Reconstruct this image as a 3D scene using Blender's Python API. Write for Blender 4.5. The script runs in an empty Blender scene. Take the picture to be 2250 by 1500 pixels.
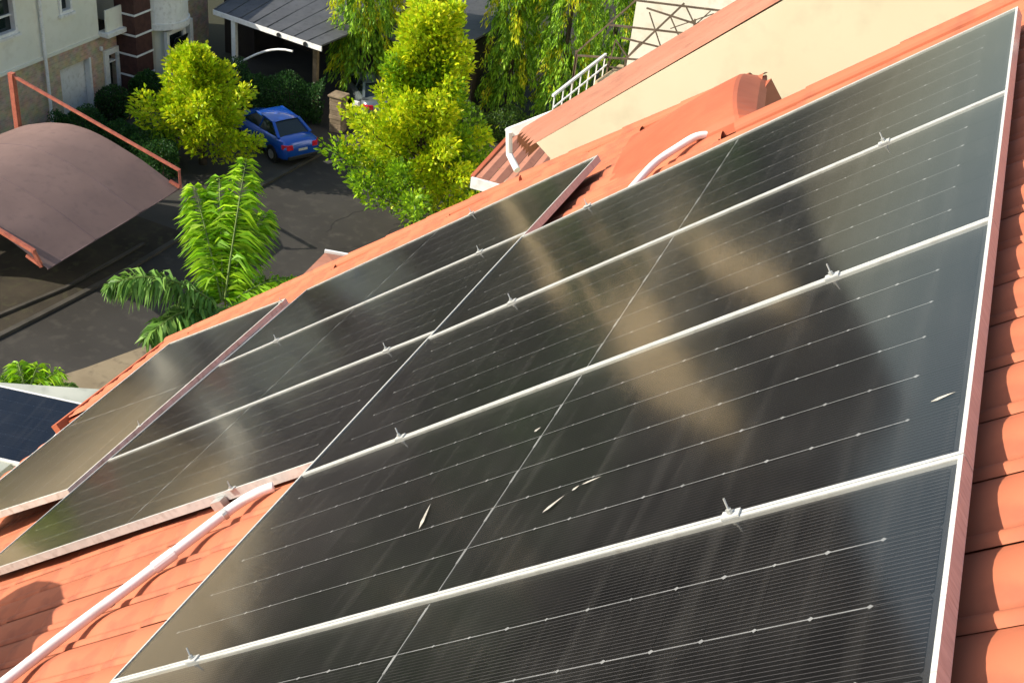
import bpy, bmesh, math, random
import numpy as np
from mathutils import Vector, Matrix

random.seed(7)
rng = np.random.default_rng(11)
scene = bpy.context.scene
COL = scene.collection
R = math.radians

# ---------------------------------------------------------------- camera
CAM = Vector((0.0, 0.0, 20.0))
cam_d = bpy.data.cameras.new('camera')
cam_d.sensor_width = 36.0
cam_d.lens = 41.81
cam_d.clip_start = 0.05
cam_d.clip_end = 6000.0
cam = bpy.data.objects.new('camera', cam_d)
COL.objects.link(cam)
_r = Vector((0.9227, 0.3712, 0.1044)); _f = Vector((-0.2628, 0.8036, -0.5340)); _f.normalize()
_u = _r.cross(_f); _u.normalize(); _r = _f.cross(_u)
cam.matrix_world = Matrix(((_r.x, _u.x, -_f.x, CAM.x), (_r.y, _u.y, -_f.y, CAM.y), (_r.z, _u.z, -_f.z, CAM.z), (0, 0, 0, 1)))
scene.camera = cam

# ---------------------------------------------------------------- sky, sun, exposure
SUN_EL = R(30.5)
SUN_H = Vector((-0.900, -0.436))
SUN = Vector((SUN_H.x * math.cos(SUN_EL), SUN_H.y * math.cos(SUN_EL), math.sin(SUN_EL)))
world = bpy.data.worlds.new('World'); scene.world = world; world.use_nodes = True
wn = world.node_tree.nodes; wl = world.node_tree.links
for n in list(wn): wn.remove(n)
w_out = wn.new('ShaderNodeOutputWorld'); w_bg = wn.new('ShaderNodeBackground'); w_sky = wn.new('ShaderNodeTexSky')
w_sky.sky_type = 'NISHITA'; w_sky.sun_disc = False
w_sky.sun_elevation = SUN_EL
w_sky.sun_rotation = math.atan2(SUN_H.x, SUN_H.y)
w_sky.air_density = 1.2; w_sky.dust_density = 2.0; w_sky.ozone_density = 1.0
w_bg.inputs['Strength'].default_value = 0.135
wl.new(w_sky.outputs['Color'], w_bg.inputs['Color']); wl.new(w_bg.outputs['Background'], w_out.inputs['Surface'])
sun_d = bpy.data.lights.new('sun', 'SUN'); sun_d.energy = 4.3; sun_d.angle = R(0.5); sun_d.color = (1.0, 0.93, 0.80)
sun = bpy.data.objects.new('sun', sun_d); COL.objects.link(sun)
sun.rotation_euler = SUN.to_track_quat('Z', 'Y').to_euler()
vs = scene.view_settings
vs.view_transform = 'Standard'; vs.look = 'None'; vs.exposure = 0.6; vs.gamma = 1.0; vs.use_curve_mapping = False
scene.cycles.max_bounces = 8; scene.cycles.transparent_max_bounces = 12

# ---------------------------------------------------------------- materials
def mat(name, rough=0.6, metal=0.0, spec=0.5):
    m = bpy.data.materials.new(name); m.use_nodes = True
    b = m.node_tree.nodes['Principled BSDF']
    b.inputs['Roughness'].default_value = rough; b.inputs['Metallic'].default_value = metal
    b.inputs['Specular IOR Level'].default_value = spec
    return m, m.node_tree.nodes, m.node_tree.links, b

def noise_mat(name, c1, c2, scale=4.0, rough=0.7, detail=6.0, bump=0.0, metal=0.0, stretch=(1, 1, 1), spec=0.4, c3=None, scale3=30.0, coord='Object', lo=0.35, hi=0.65):
    m, N, L, b = mat(name, rough, metal, spec)
    tc = N.new('ShaderNodeTexCoord'); mp = N.new('ShaderNodeMapping'); mp.inputs['Scale'].default_value = stretch
    L.new(tc.outputs[coord], mp.inputs['Vector'])
    nz = N.new('ShaderNodeTexNoise'); nz.inputs['Scale'].default_value = scale; nz.inputs['Detail'].default_value = detail
    L.new(mp.outputs['Vector'], nz.inputs['Vector'])
    rp = N.new('ShaderNodeValToRGB'); rp.color_ramp.elements[0].position = lo; rp.color_ramp.elements[1].position = hi
    rp.color_ramp.elements[0].color = (*c1, 1); rp.color_ramp.elements[1].color = (*c2, 1)
    L.new(nz.outputs['Fac'], rp.inputs['Fac']); col = rp.outputs['Color']
    if c3 is not None:
        n3 = N.new('ShaderNodeTexNoise'); n3.inputs['Scale'].default_value = scale3; n3.inputs['Detail'].default_value = 8
        L.new(mp.outputs['Vector'], n3.inputs['Vector'])
        r3 = N.new('ShaderNodeValToRGB'); r3.color_ramp.elements[0].position = 0.52; r3.color_ramp.elements[1].position = 0.72
        L.new(n3.outputs['Fac'], r3.inputs['Fac'])
        mx = N.new('ShaderNodeMixRGB'); mx.inputs['Color2'].default_value = (*c3, 1)
        L.new(r3.outputs['Color'], mx.inputs['Fac']); L.new(col, mx.inputs['Color1']); col = mx.outputs['Color']
    L.new(col, b.inputs['Base Color'])
    if bump > 0:
        nb = N.new('ShaderNodeTexNoise'); nb.inputs['Scale'].default_value = scale * 6; nb.inputs['Detail'].default_value = 8
        L.new(mp.outputs['Vector'], nb.inputs['Vector'])
        bp = N.new('ShaderNodeBump'); bp.inputs['Strength'].default_value = bump; bp.inputs['Distance'].default_value = 0.02
        L.new(nb.outputs['Fac'], bp.inputs['Height']); L.new(bp.outputs['Normal'], b.inputs['Normal'])
    return m

M = {}
M['tile'] = noise_mat('roof_tile_orange', (0.42, 0.122, 0.058), (0.50, 0.155, 0.076), 1.3, 0.7, c3=(0.31, 0.092, 0.050), scale3=6, bump=0.08, coord='Object', spec=0.3)
M['tile_dull'] = noise_mat('roof_tile_brownish', (0.34, 0.145, 0.092), (0.40, 0.178, 0.118), 1.4, 0.75, c3=(0.29, 0.125, 0.082), scale3=8, bump=0.1, spec=0.25)
M['tile_barrel'] = noise_mat('roof_cap_red', (0.38, 0.095, 0.045), (0.45, 0.125, 0.06), 3, 0.6, spec=0.3, bump=0.1)
M['alu'] = noise_mat('anodised_aluminium', (0.50, 0.51, 0.49), (0.60, 0.61, 0.58), 12, 0.42, metal=0.15, c3=(0.42, 0.41, 0.38), scale3=25, stretch=(1, 8, 1), spec=0.5)
M['alu_dirty'] = noise_mat('weathered_aluminium', (0.50, 0.50, 0.46), (0.66, 0.66, 0.62), 8, 0.5, metal=0.05, c3=(0.40, 0.37, 0.30), scale3=20)
M['steel'] = noise_mat('galvanised_steel', (0.45, 0.46, 0.44), (0.60, 0.60, 0.57), 30, 0.45, metal=0.6)
M['pvc'] = noise_mat('white_pvc', (0.82, 0.81, 0.78), (0.86, 0.85, 0.83), 6, 0.4, c3=(0.74, 0.71, 0.66), scale3=9)
M['backsheet'] = noise_mat('backsheet_grey', (0.020, 0.020, 0.021), (0.030, 0.030, 0.031), 9, 0.5)
M['ribbon'] = noise_mat('solder_ribbon', (0.32, 0.33, 0.335), (0.44, 0.45, 0.455), 20, 0.4, metal=0.3)
M['cream'] = noise_mat('cream_render', (0.70, 0.62, 0.42), (0.78, 0.70, 0.50), 0.6, 0.85, c3=(0.66, 0.58, 0.40), scale3=5, bump=0.06)
M['cream_house'] = noise_mat('pale_render', (0.76, 0.74, 0.63), (0.82, 0.80, 0.70), 0.5, 0.85, c3=(0.73, 0.70, 0.59), scale3=3, bump=0.05)
M['white'] = noise_mat('white_paint', (0.74, 0.73, 0.70), (0.82, 0.81, 0.78), 2, 0.5, c3=(0.64, 0.62, 0.57), scale3=7)
M['white_wall'] = noise_mat('white_wall_render', (0.74, 0.69, 0.56), (0.82, 0.77, 0.64), 0.5, 0.85, c3=(0.68, 0.62, 0.48), scale3=4, bump=0.05)
M['maroon'] = noise_mat('maroon_brick', (0.055, 0.022, 0.018), (0.085, 0.034, 0.026), 5, 0.75, bump=0.15)
M['rust'] = noise_mat('red_oxide_steel', (0.36, 0.095, 0.060), (0.47, 0.145, 0.085), 6, 0.6, c3=(0.25, 0.08, 0.055), scale3=16)
M['dark_glass'] = mat('window_glass', 0.06, 0.0, 0.7)[0]
M['dark_glass'].node_tree.nodes['Principled BSDF'].inputs['Base Color'].default_value = (0.012, 0.02, 0.02, 1)
M['asphalt'] = noise_mat('asphalt', (0.026, 0.023, 0.019), (0.040, 0.036, 0.030), 0.35, 0.85, c3=(0.054, 0.048, 0.039), scale3=2.2, bump=0.3, coord='Object')
M['drive'] = noise_mat('stained_concrete_drive', (0.040, 0.036, 0.030), (0.060, 0.054, 0.045), 0.5, 0.85, c3=(0.045, 0.040, 0.033), scale3=1.6, bump=0.2)
M['dirt'] = noise_mat('dark_earth', (0.026, 0.020, 0.012), (0.050, 0.039, 0.024), 0.6, 0.95, c3=(0.055, 0.050, 0.024), scale3=3.2, bump=0.4)
M['sand'] = noise_mat('sandy_paving', (0.20, 0.155, 0.095), (0.29, 0.23, 0.145), 0.7, 0.9, c3=(0.13, 0.10, 0.065), scale3=2.5, bump=0.2)
M['kerb'] = noise_mat('kerb_concrete', (0.045, 0.040, 0.032), (0.075, 0.066, 0.053), 1.5, 0.85, bump=0.2)
M['ground'] = noise_mat('far_ground', (0.020, 0.027, 0.012), (0.052, 0.050, 0.027), 0.02, 0.95, c3=(0.085, 0.072, 0.045), scale3=0.05, lo=0.4, hi=0.6)
M['hill'] = noise_mat('wooded_hill', (0.014, 0.022, 0.010), (0.034, 0.042, 0.018), 0.03, 0.95)
M['paint_line'] = noise_mat('worn_road_paint', (0.26, 0.21, 0.14), (0.42, 0.35, 0.24), 6, 0.8)
M['grey_roof'] = noise_mat('grey_sheet_roof', (0.060, 0.062, 0.068), (0.088, 0.090, 0.096), 0.9, 0.6, c3=(0.05, 0.05, 0.052), scale3=5)
M['fabric'] = noise_mat('mauve_canopy_fabric', (0.185, 0.125, 0.110), (0.215, 0.145, 0.127), 0.8, 0.85, spec=0.12, c3=(0.172, 0.118, 0.106), scale3=4)
M['fabric_b'] = noise_mat('plum_canopy_fabric', (0.135, 0.092, 0.095), (0.165, 0.115, 0.115), 0.8, 0.8, spec=0.25, c3=(0.125, 0.085, 0.09), scale3=4)
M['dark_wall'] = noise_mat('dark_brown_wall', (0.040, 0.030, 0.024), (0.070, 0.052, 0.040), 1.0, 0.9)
M['stone_pillar'] = noise_mat('gate_stone', (0.17, 0.125, 0.078), (0.30, 0.225, 0.145), 3, 0.9, bump=0.4)
M['bark'] = noise_mat('bark', (0.050, 0.038, 0.026), (0.11, 0.085, 0.058), 5, 0.95, bump=0.5, stretch=(4, 4, 0.6))
M['truss'] = noise_mat('weathered_steel', (0.085, 0.058, 0.038), (0.16, 0.115, 0.075), 6, 0.7)
M['tan_wall'] = noise_mat('sandy_wall', (0.45, 0.34, 0.19), (0.62, 0.48, 0.29), 1.2, 0.9, bump=0.2)
M['car_blue'] = mat('blue_car_paint', 0.22, 0.25, 0.6)[0]
M['car_silver'] = mat('silver_car_paint', 0.28, 0.5, 0.6)[0]
for k, c in (('car_blue', (0.008, 0.085, 0.46)), ('car_silver', (0.20, 0.23, 0.24))):
    b = M[k].node_tree.nodes['Principled BSDF']; b.inputs['Base Color'].default_value = (*c, 1); b.inputs['Coat Weight'].default_value = 0.8; b.inputs['Coat Roughness'].default_value = 0.05
M['rubber'] = noise_mat('tyre_rubber', (0.012, 0.012, 0.012), (0.022, 0.021, 0.020), 20, 0.85)
M['plastic_black'] = noise_mat('black_plastic', (0.012, 0.012, 0.013), (0.022, 0.022, 0.022), 20, 0.5)
M['lamp_red'] = mat('red_lamp_lens', 0.15, 0, 0.6)[0]
M['lamp_red'].node_tree.nodes['Principled BSDF'].inputs['Base Color'].default_value = (0.60, 0.012, 0.03, 1)
M['lamp_clear'] = mat('clear_lamp_lens', 0.12, 0.3, 0.6)[0]
M['lamp_clear'].node_tree.nodes['Principled BSDF'].inputs['Base Color'].default_value = (0.7, 0.7, 0.68, 1)
M['slab'] = noise_mat('pale_green_grey_slab', (0.36, 0.38, 0.32), (0.46, 0.47, 0.40), 2, 0.8, c3=(0.30, 0.31, 0.26), scale3=6)
M['brown_roof'] = noise_mat('dark_brown_roof', (0.035, 0.026, 0.021), (0.060, 0.045, 0.036), 1.5, 0.85)
M['far_cream'] = noise_mat('tan_cream_render', (0.74, 0.56, 0.32), (0.82, 0.64, 0.38), 0.2, 0.85)
M['rim'] = noise_mat('alloy_rim', (0.45, 0.45, 0.45), (0.6, 0.6, 0.6), 10, 0.35, metal=0.7)

def brick_mat(name, c1, c2, mortar, scale, bw=0.5, rh=0.25, ax='X'):
    m, N, L, b = mat(name, 0.85)
    tc = N.new('ShaderNodeTexCoord'); sp = N.new('ShaderNodeSeparateXYZ'); cb = N.new('ShaderNodeCombineXYZ')
    L.new(tc.outputs['Object'], sp.inputs['Vector']); L.new(sp.outputs['Y' if ax == 'X' else 'X'], cb.inputs['X']); L.new(sp.outputs['Z'], cb.inputs['Y'])
    br = N.new('ShaderNodeTexBrick'); br.inputs['Scale'].default_value = scale; br.inputs['Color1'].default_value = (*c1, 1); br.inputs['Color2'].default_value = (*c2, 1)
    br.inputs['Mortar'].default_value = (*mortar, 1); br.inputs['Mortar Size'].default_value = 0.02; br.inputs['Brick Width'].default_value = bw; br.inputs['Row Height'].default_value = rh; br.inputs['Bias'].default_value = 0.1
    nz = N.new('ShaderNodeTexNoise'); nz.inputs['Scale'].default_value = 2.5
    L.new(tc.outputs['Object'], nz.inputs['Vector'])
    mx = N.new('ShaderNodeMixRGB'); mx.blend_type = 'MULTIPLY'; mx.inputs['Fac'].default_value = 0.6
    L.new(cb.outputs['Vector'], br.inputs['Vector']); L.new(br.outputs['Color'], mx.inputs['Color1']); L.new(nz.outputs['Color'], mx.inputs['Color2'])
    L.new(mx.outputs['Color'], b.inputs['Base Color'])
    bp = N.new('ShaderNodeBump'); bp.inputs['Strength'].default_value = 0.4; bp.inputs['Distance'].default_value = 0.03; bp.invert = True
    L.new(br.outputs['Fac'], bp.inputs['Height']); L.new(bp.outputs['Normal'], b.inputs['Normal'])
    return m
M['stone_clad'] = brick_mat('tan_stone_cladding', (0.85, 0.62, 0.42), (0.60, 0.46, 0.32), (0.72, 0.64, 0.50), 5.0, 0.9, 0.42)

# solar cell: near-black silicon with fine silver wires along the panel's length
def cell_mat(name, base, base2, wire, n, width):
    m, N, L, b = mat(name, 0.35, 0.0, 0.3)
    tc = N.new('ShaderNodeTexCoord'); sp = N.new('ShaderNodeSeparateXYZ'); L.new(tc.outputs['Object'], sp.inputs['Vector'])
    mu = N.new('ShaderNodeMath'); mu.operation = 'MULTIPLY'; mu.inputs[1].default_value = n / width; L.new(sp.outputs['Y'], mu.inputs[0])
    fr = N.new('ShaderNodeMath'); fr.operation = 'FRACT'; L.new(mu.outputs[0], fr.inputs[0])
    lt = N.new('ShaderNodeMath'); lt.operation = 'LESS_THAN'; lt.inputs[1].default_value = 0.13; L.new(fr.outputs[0], lt.inputs[0])
    oi = N.new('ShaderNodeObjectInfo')
    m0 = N.new('ShaderNodeMixRGB'); m0.inputs['Color1'].default_value = (*base, 1); m0.inputs['Color2'].default_value = (*base2, 1); L.new(oi.outputs['Random'], m0.inputs['Fac'])
    mx = N.new('ShaderNodeMixRGB'); mx.inputs['Color2'].default_value = (*wire, 1); L.new(lt.outputs[0], mx.inputs['Fac']); L.new(m0.outputs['Color'], mx.inputs['Color1'])
    L.new(mx.outputs['Color'], b.inputs['Base Color'])
    return m
M['cell'] = cell_mat('mono_cell', (0.0050, 0.0046, 0.0048), (0.0075, 0.0068, 0.0070), (0.075, 0.072, 0.075), 16, 0.155)
M['cell_blue'] = cell_mat('poly_cell', (0.007, 0.012, 0.030), (0.010, 0.016, 0.040), (0.05, 0.06, 0.09), 5, 0.155)

# cover glass: thin pane, Fresnel gloss over a clear body, with a film of dust in run marks
def glass_mat(name, dust=1.0):
    m = bpy.data.materials.new(name); m.use_nodes = True
    N = m.node_tree.nodes; L = m.node_tree.links
    for n in list(N): N.remove(n)
    out = N.new('ShaderNodeOutputMaterial'); tr = N.new('ShaderNodeBsdfTransparent'); gl = N.new('ShaderNodeBsdfGlossy'); df = N.new('ShaderNodeBsdfDiffuse')
    fr = N.new('ShaderNodeFresnel'); fr.inputs['IOR'].default_value = 1.56
    tc = N.new('ShaderNodeTexCoord')
    nw = N.new('ShaderNodeTexNoise'); nw.inputs['Scale'].default_value = 2.2; nw.inputs['Detail'].default_value = 3
    L.new(tc.outputs['Object'], nw.inputs['Vector'])
    bp = N.new('ShaderNodeBump'); bp.inputs['Strength'].default_value = 0.008; bp.inputs['Distance'].default_value = 0.05
    L.new(nw.outputs['Fac'], bp.inputs['Height']); L.new(bp.outputs['Normal'], gl.inputs['Normal'])
    gl.inputs['Roughness'].default_value = 0.105; gl.inputs['Color'].default_value = (0.97, 0.97, 0.95, 1)
    # dust film: wipe marks across the panel plus blotches
    mp = N.new('ShaderNodeMapping'); mp.inputs['Scale'].default_value = (22.0, 1.3, 1.0); L.new(tc.outputs['Object'], mp.inputs['Vector'])
    n1 = N.new('ShaderNodeTexNoise'); n1.inputs['Scale'].default_value = 1.0; n1.inputs['Detail'].default_value = 5; L.new(mp.outputs['Vector'], n1.inputs['Vector'])
    n2 = N.new('ShaderNodeTexNoise'); n2.inputs['Scale'].default_value = 3.5; n2.inputs['Detail'].default_value = 9; n2.inputs['Roughness'].default_value = 0.65; L.new(tc.outputs['Object'], n2.inputs['Vector'])
    r1 = N.new('ShaderNodeMapRange'); r1.inputs['From Min'].default_value = 0.50; r1.inputs['From Max'].default_value = 0.75; L.new(n1.outputs['Fac'], r1.inputs['Value'])
    r2 = N.new('ShaderNodeMapRange'); r2.inputs['From Min'].default_value = 0.45; r2.inputs['From Max'].default_value = 0.85; L.new(n2.outputs['Fac'], r2.inputs['Value'])
    ad = N.new('ShaderNodeMath'); ad.operation = 'ADD'; L.new(r1.outputs[0], ad.inputs[0]); L.new(r2.outputs[0], ad.inputs[1])
    ml = N.new('ShaderNodeMath'); ml.operation = 'MULTIPLY_ADD'; ml.inputs[1].default_value = 0.016 * dust; ml.inputs[2].default_value = 0.002 * dust; L.new(ad.outputs[0], ml.inputs[0])
    df.inputs['Color'].default_value = (0.52, 0.50, 0.46, 1)
    m1 = N.new('ShaderNodeMixShader'); L.new(ml.outputs[0], m1.inputs['Fac']); L.new(tr.outputs[0], m1.inputs[1]); L.new(df.outputs[0], m1.inputs[2])
    m2 = N.new('ShaderNodeMixShader'); L.new(fr.outputs[0], m2.inputs['Fac']); L.new(m1.outputs[0], m2.inputs[1]); L.new(gl.outputs[0], m2.inputs[2])
    L.new(m2.outputs[0], out.inputs['Surface'])
    return m
M['glass'] = glass_mat('cover_glass', 1.5)

def leaf_mat(name, trans=0.35, rough=0.5):
    m = bpy.data.materials.new(name); m.use_nodes = True
    N = m.node_tree.nodes; L = m.node_tree.links
    for n in list(N): N.remove(n)
    out = N.new('ShaderNodeOutputMaterial'); at = N.new('ShaderNodeAttribute'); at.attribute_name = 'leaf'
    df = N.new('ShaderNodeBsdfPrincipled'); df.inputs['Roughness'].default_value = rough; df.inputs['Specular IOR Level'].default_value = 0.3
    ts = N.new('ShaderNodeBsdfTranslucent'); mx = N.new('ShaderNodeMixShader'); mx.inputs['Fac'].default_value = trans
    L.new(at.outputs['Color'], df.inputs['Base Color']); L.new(at.outputs['Color'], ts.inputs['Color'])
    L.new(df.outputs[0], mx.inputs[1]); L.new(ts.outputs[0], mx.inputs[2]); L.new(mx.outputs[0], out.inputs['Surface'])
    return m
M['leaf'] = leaf_mat('leaves')

# ---------------------------------------------------------------- helpers
def tag(o, label=None, cat=None, group=None, kind=None):
    if label: o['label'] = label
    if cat: o['category'] = cat
    if group: o['group'] = group
    if kind: o['kind'] = kind
    return o

def empty(name, loc=(0, 0, 0), mw=None, **kw):
    o = bpy.data.objects.new(name, None); COL.objects.link(o); o.empty_display_size = 0.2
    if mw is not None: o.matrix_world = mw
    else: o.location = loc
    return tag(o, **kw)

class MB:
    def __init__(s): s.v = []; s.f = []
    def add(s, vs, fs):
        k = len(s.v); s.v += [tuple(p) for p in vs]; s.f += [tuple(i + k for i in f) for f in fs]; return s
    def hexa(s, p):   # 8 points: bottom 4 ccw, top 4 ccw
        return s.add(p, [(3, 2, 1, 0), (4, 5, 6, 7), (0, 1, 5, 4), (1, 2, 6, 5), (2, 3, 7, 6), (3, 0, 4, 7)])
    def box(s, x0, x1, y0, y1, z0, z1):
        return s.hexa([(x0, y0, z0), (x1, y0, z0), (x1, y1, z0), (x0, y1, z0), (x0, y0, z1), (x1, y0, z1), (x1, y1, z1), (x0, y1, z1)])
    def bar(s, a, b, w, h=None, up=(0, 0, 1)):
        a = Vector(a); b = Vector(b); h = h or w; d = (b - a).normalized(); up = Vector(up)
        if abs(d.dot(up)) > 0.97: up = Vector((1, 0, 0))
        x = d.cross(up).normalized() * (w / 2); y = x.normalized().cross(d) * (h / 2)
        return s.hexa([a - x - y, a + x - y, a + x + y, a - x + y, b - x - y, b + x - y, b + x + y, b - x + y])
    def tube(s, pts, r, n=10, caps=True):
        pts = [Vector(p) for p in pts]; rs = r if isinstance(r, (list, tuple)) else [r] * len(pts); k = len(s.v); prev = None
        for i, p in enumerate(pts):
            d = (pts[min(i + 1, len(pts) - 1)] - pts[max(i - 1, 0)]).normalized()
            a = prev if prev is not None else (Vector((0, 0, 1)) if abs(d.z) < 0.9 else Vector((1, 0, 0)))
            x = (a - d * a.dot(d)).normalized(); prev = x; y = d.cross(x)
            for j in range(n):
                t = 2 * math.pi * j / n; s.v.append(tuple(p + (x * math.cos(t) + y * math.sin(t)) * rs[i]))
        for i in range(len(pts) - 1):
            for j in range(n):
                s.f.append((k + i * n + j, k + i * n + (j + 1) % n, k + (i + 1) * n + (j + 1) % n, k + (i + 1) * n + j))
        if caps:
            s.f.append(tuple(k + j for j in reversed(range(n)))); s.f.append(tuple(k + (len(pts) - 1) * n + j for j in range(n)))
        return s
    def prism(s, poly, d):   # polygon (3D pts) extruded by vector d
        k = len(s.v); n = len(poly); d = Vector(d)
        s.v += [tuple(Vector(p)) for p in poly] + [tuple(Vector(p) + d) for p in poly]
        s.f.append(tuple(k + i for i in range(n))); s.f.append(tuple(k + n + i for i in reversed(range(n))))
        for i in range(n):
            j = (i + 1) % n; s.f.append((k + j, k + i, k + n + i, k + n + j))
        return s
    def mesh(s, name, m, smooth=False, bevel=0):
        me = bpy.data.meshes.new(name); me.from_pydata(s.v, [], s.f); me.materials.append(m)
        bm = bmesh.new(); bm.from_mesh(me); bmesh.ops.recalc_face_normals(bm, faces=bm.faces)
        if bevel > 0:
            bmesh.ops.bevel(bm, geom=[e for e in bm.edges], offset=bevel, segments=1, affect='EDGES', profile=0.7)
        bm.to_mesh(me); bm.free()
        if smooth: me.shade_smooth()
        return me
    def build(s, name, m, parent=None, smooth=False, bevel=0, **kw):
        return link(name, s.mesh(name, m, smooth, bevel), parent, **kw)

def link(name, me, parent=None, mw=None, loc=None, **kw):
    o = bpy.data.objects.new(name, me); COL.objects.link(o)
    if parent is not None: o.parent = parent
    if loc is not None: o.location = loc
    if mw is not None: o.matrix_local = mw
    return tag(o, **kw)

def box(name, m, parent, x0, x1, y0, y1, z0, z1, bevel=0, **kw):
    return MB().box(x0, x1, y0, y1, z0, z1).build(name, m, parent, bevel=bevel, **kw)

def leaf_mesh(name, P, D, length, width, colors, droop=0.0):
    """N leaf blades: base points P, unit directions D, each a folded four-vertex blade."""
    N = len(P); rnd = rng.normal(size=(N, 3)); side = np.cross(D, rnd); side /= np.linalg.norm(side, axis=1)[:, None] + 1e-9
    Ls = np.broadcast_to(np.asarray(length, float), (N,))[:, None]; Ws = np.broadcast_to(np.asarray(width, float), (N,))[:, None]
    nrm = np.cross(D, side)
    mid = P + D * Ls * 0.5
    V = np.stack([P, mid + side * Ws * 0.5 + nrm * Ws * 0.15, P + D * Ls + np.array([0, 0, -1.0]) * droop * Ls, mid - side * Ws * 0.5 + nrm * Ws * 0.15], 1).reshape(-1, 3)
    me = bpy.data.meshes.new(name); me.vertices.add(4 * N); me.vertices.foreach_set('co', V.astype(np.float32).ravel())
    me.loops.add(4 * N); me.loops.foreach_set('vertex_index', np.arange(4 * N, dtype=np.int32))
    me.polygons.add(N); me.polygons.foreach_set('loop_start', np.arange(0, 4 * N, 4, dtype=np.int32)); me.polygons.foreach_set('loop_total', np.full(N, 4, dtype=np.int32))
    me.update(calc_edges=True)
    a = me.attributes.new('leaf', 'FLOAT_COLOR', 'POINT')
    C4 = np.ones((4 * N, 4), np.float32); C4[:, :3] = np.repeat(np.asarray(colors, np.float32), 4, axis=0); a.data.foreach_set('color', C4.ravel())
    me.materials.append(M['leaf']); return me

def unit(a): return a / (np.linalg.norm(a, axis=-1, keepdims=True) + 1e-9)
def palette(cols, n, jit=0.18):
    cols = np.asarray(cols, float); i = rng.integers(0, len(cols), n); c = cols[i]
    return np.clip(c * (1 + jit * rng.normal(size=(n, 1))), 0.002, 0.9)

# ================================================================ THE SETTING
def sheet(name, pts, z, m, sub=None, **kw):
    me = bpy.data.meshes.new(name); me.from_pydata([(x, y, z) for x, y in pts], [], [tuple(range(len(pts)))]); me.materials.append(m)
    return link(name, me, None, kind='structure', **kw)
sheet('ground', [(-2500, -2500), (2500, -2500), (2500, 2500), (-2500, 2500)], -0.012, M['ground'])
sheet('dirt_yard', [(-31.6, 15), (-23.9, 15), (-22.9, 24), (-22.35, 29), (-22.2, 36), (-31.6, 36)], -0.004, M['dirt'])
sheet('driveway', [(-30.5, 31.2), (-22.3, 30.6), (-22.2, 34.2), (-21.35, 43), (-20.6, 52), (-30.5, 60)], 0.0, M['drive'])
sheet('sandy_yard', [(-38, 14), (-30.2, 14), (-29.8, 22.5), (-38, 24)], 0.001, M['sand'])
sheet('road', [(-23.9, 12), (-22.9, 24), (-22.2, 30), (-22.2, 34.2), (-21.35, 43), (-20.4, 54), (-18, 80), (-10, 80), (-11.5, 54), (-12, 30), (-12, 12)], 0.004, M['asphalt'])
sheet('sandy_apron', [(-20.9, 12), (-20.6, 21.0), (-19.9, 22.4), (-19.0, 24.6), (-18.2, 25.6), (-12.2, 26.5), (-12.2, 12)], 0.008, M['sand'])
# gutter kerb between drive and road
kb = MB()
kp = [(-23.75, 15), (-23.1, 21.5), (-22.75, 24), (-22.3, 27.5), (-22.2, 30), (-22.2, 34.2), (-21.8, 38.5), (-21.35, 43), (-20.8, 49)]
for a, b in zip(kp[:-1], kp[1:]):
    d = Vector((b[0] - a[0], b[1] - a[1], 0)); n = Vector((-d.y, d.x, 0)).normalized() * 0.09
    a3 = Vector((a[0], a[1], 0.0)); b3 = Vector((b[0], b[1], 0.0)); t = Vector((0, 0, 0.09))
    kb.hexa([a3 - n, b3 - n, b3 + n, a3 + n, a3 - n + t, b3 - n + t, b3 + n + t, a3 + n + t])
kb.build('kerb', M['kerb'], kind='structure')
kb2 = MB()
kq = [(-24.7, 20), (-23.95, 22.6), (-23.2, 25.6), (-22.95, 29.2)]
for a, b in zip(kq[:-1], kq[1:]):
    d = Vector((b[0] - a[0], b[1] - a[1], 0)); n = Vector((-d.y, d.x, 0)).normalized() * 0.06
    a3 = Vector((a[0], a[1], 0.0)); b3 = Vector((b[0], b[1], 0.0)); t = Vector((0, 0, 0.07))
    kb2.hexa([a3 - n, b3 - n, b3 + n, a3 + n, a3 - n + t, b3 - n + t, b3 + n + t, a3 + n + t])
kb2.build('kerb', M['kerb'], kind='structure')
sheet('road_marking', [(-21.35, 38.45), (-21.05, 38.35), (-20.35, 40.1), (-20.2, 41.0), (-20.42, 40.5), (-20.75, 39.2)], 0.012, M['paint_line'])

def crack(pts, w, name='road_crack'):
    mb = MB(); k = 0
    for (x, y), (x2, y2) in zip(pts[:-1], pts[1:]):
        d_ = Vector((x2 - x, y2 - y, 0)).normalized(); n_ = Vector((-d_.y, d_.x, 0)) * w * random.uniform(0.6, 1.3); a_ = Vector((x, y, 0.0085)); b_ = Vector((x2, y2, 0.0085))
        mb.add([a_ - n_, b_ - n_ * 0.8, b_ + n_ * 0.8, a_ + n_], [(0, 1, 2, 3)])
    mb.build(name, M['tar'], kind='structure')
M['tar'] = noise_mat('tar_seal', (0.010, 0.009, 0.008), (0.018, 0.016, 0.014), 3, 0.8)
for q in range(5):
    x, y = random.uniform(-21.5, -16), random.uniform(25, 38); pts = [(x, y)]
    for _ in range(9): x += random.uniform(-0.15, 0.35); y += random.uniform(0.15, 0.5); pts.append((x, y))
    crack(pts, 0.018)
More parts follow.
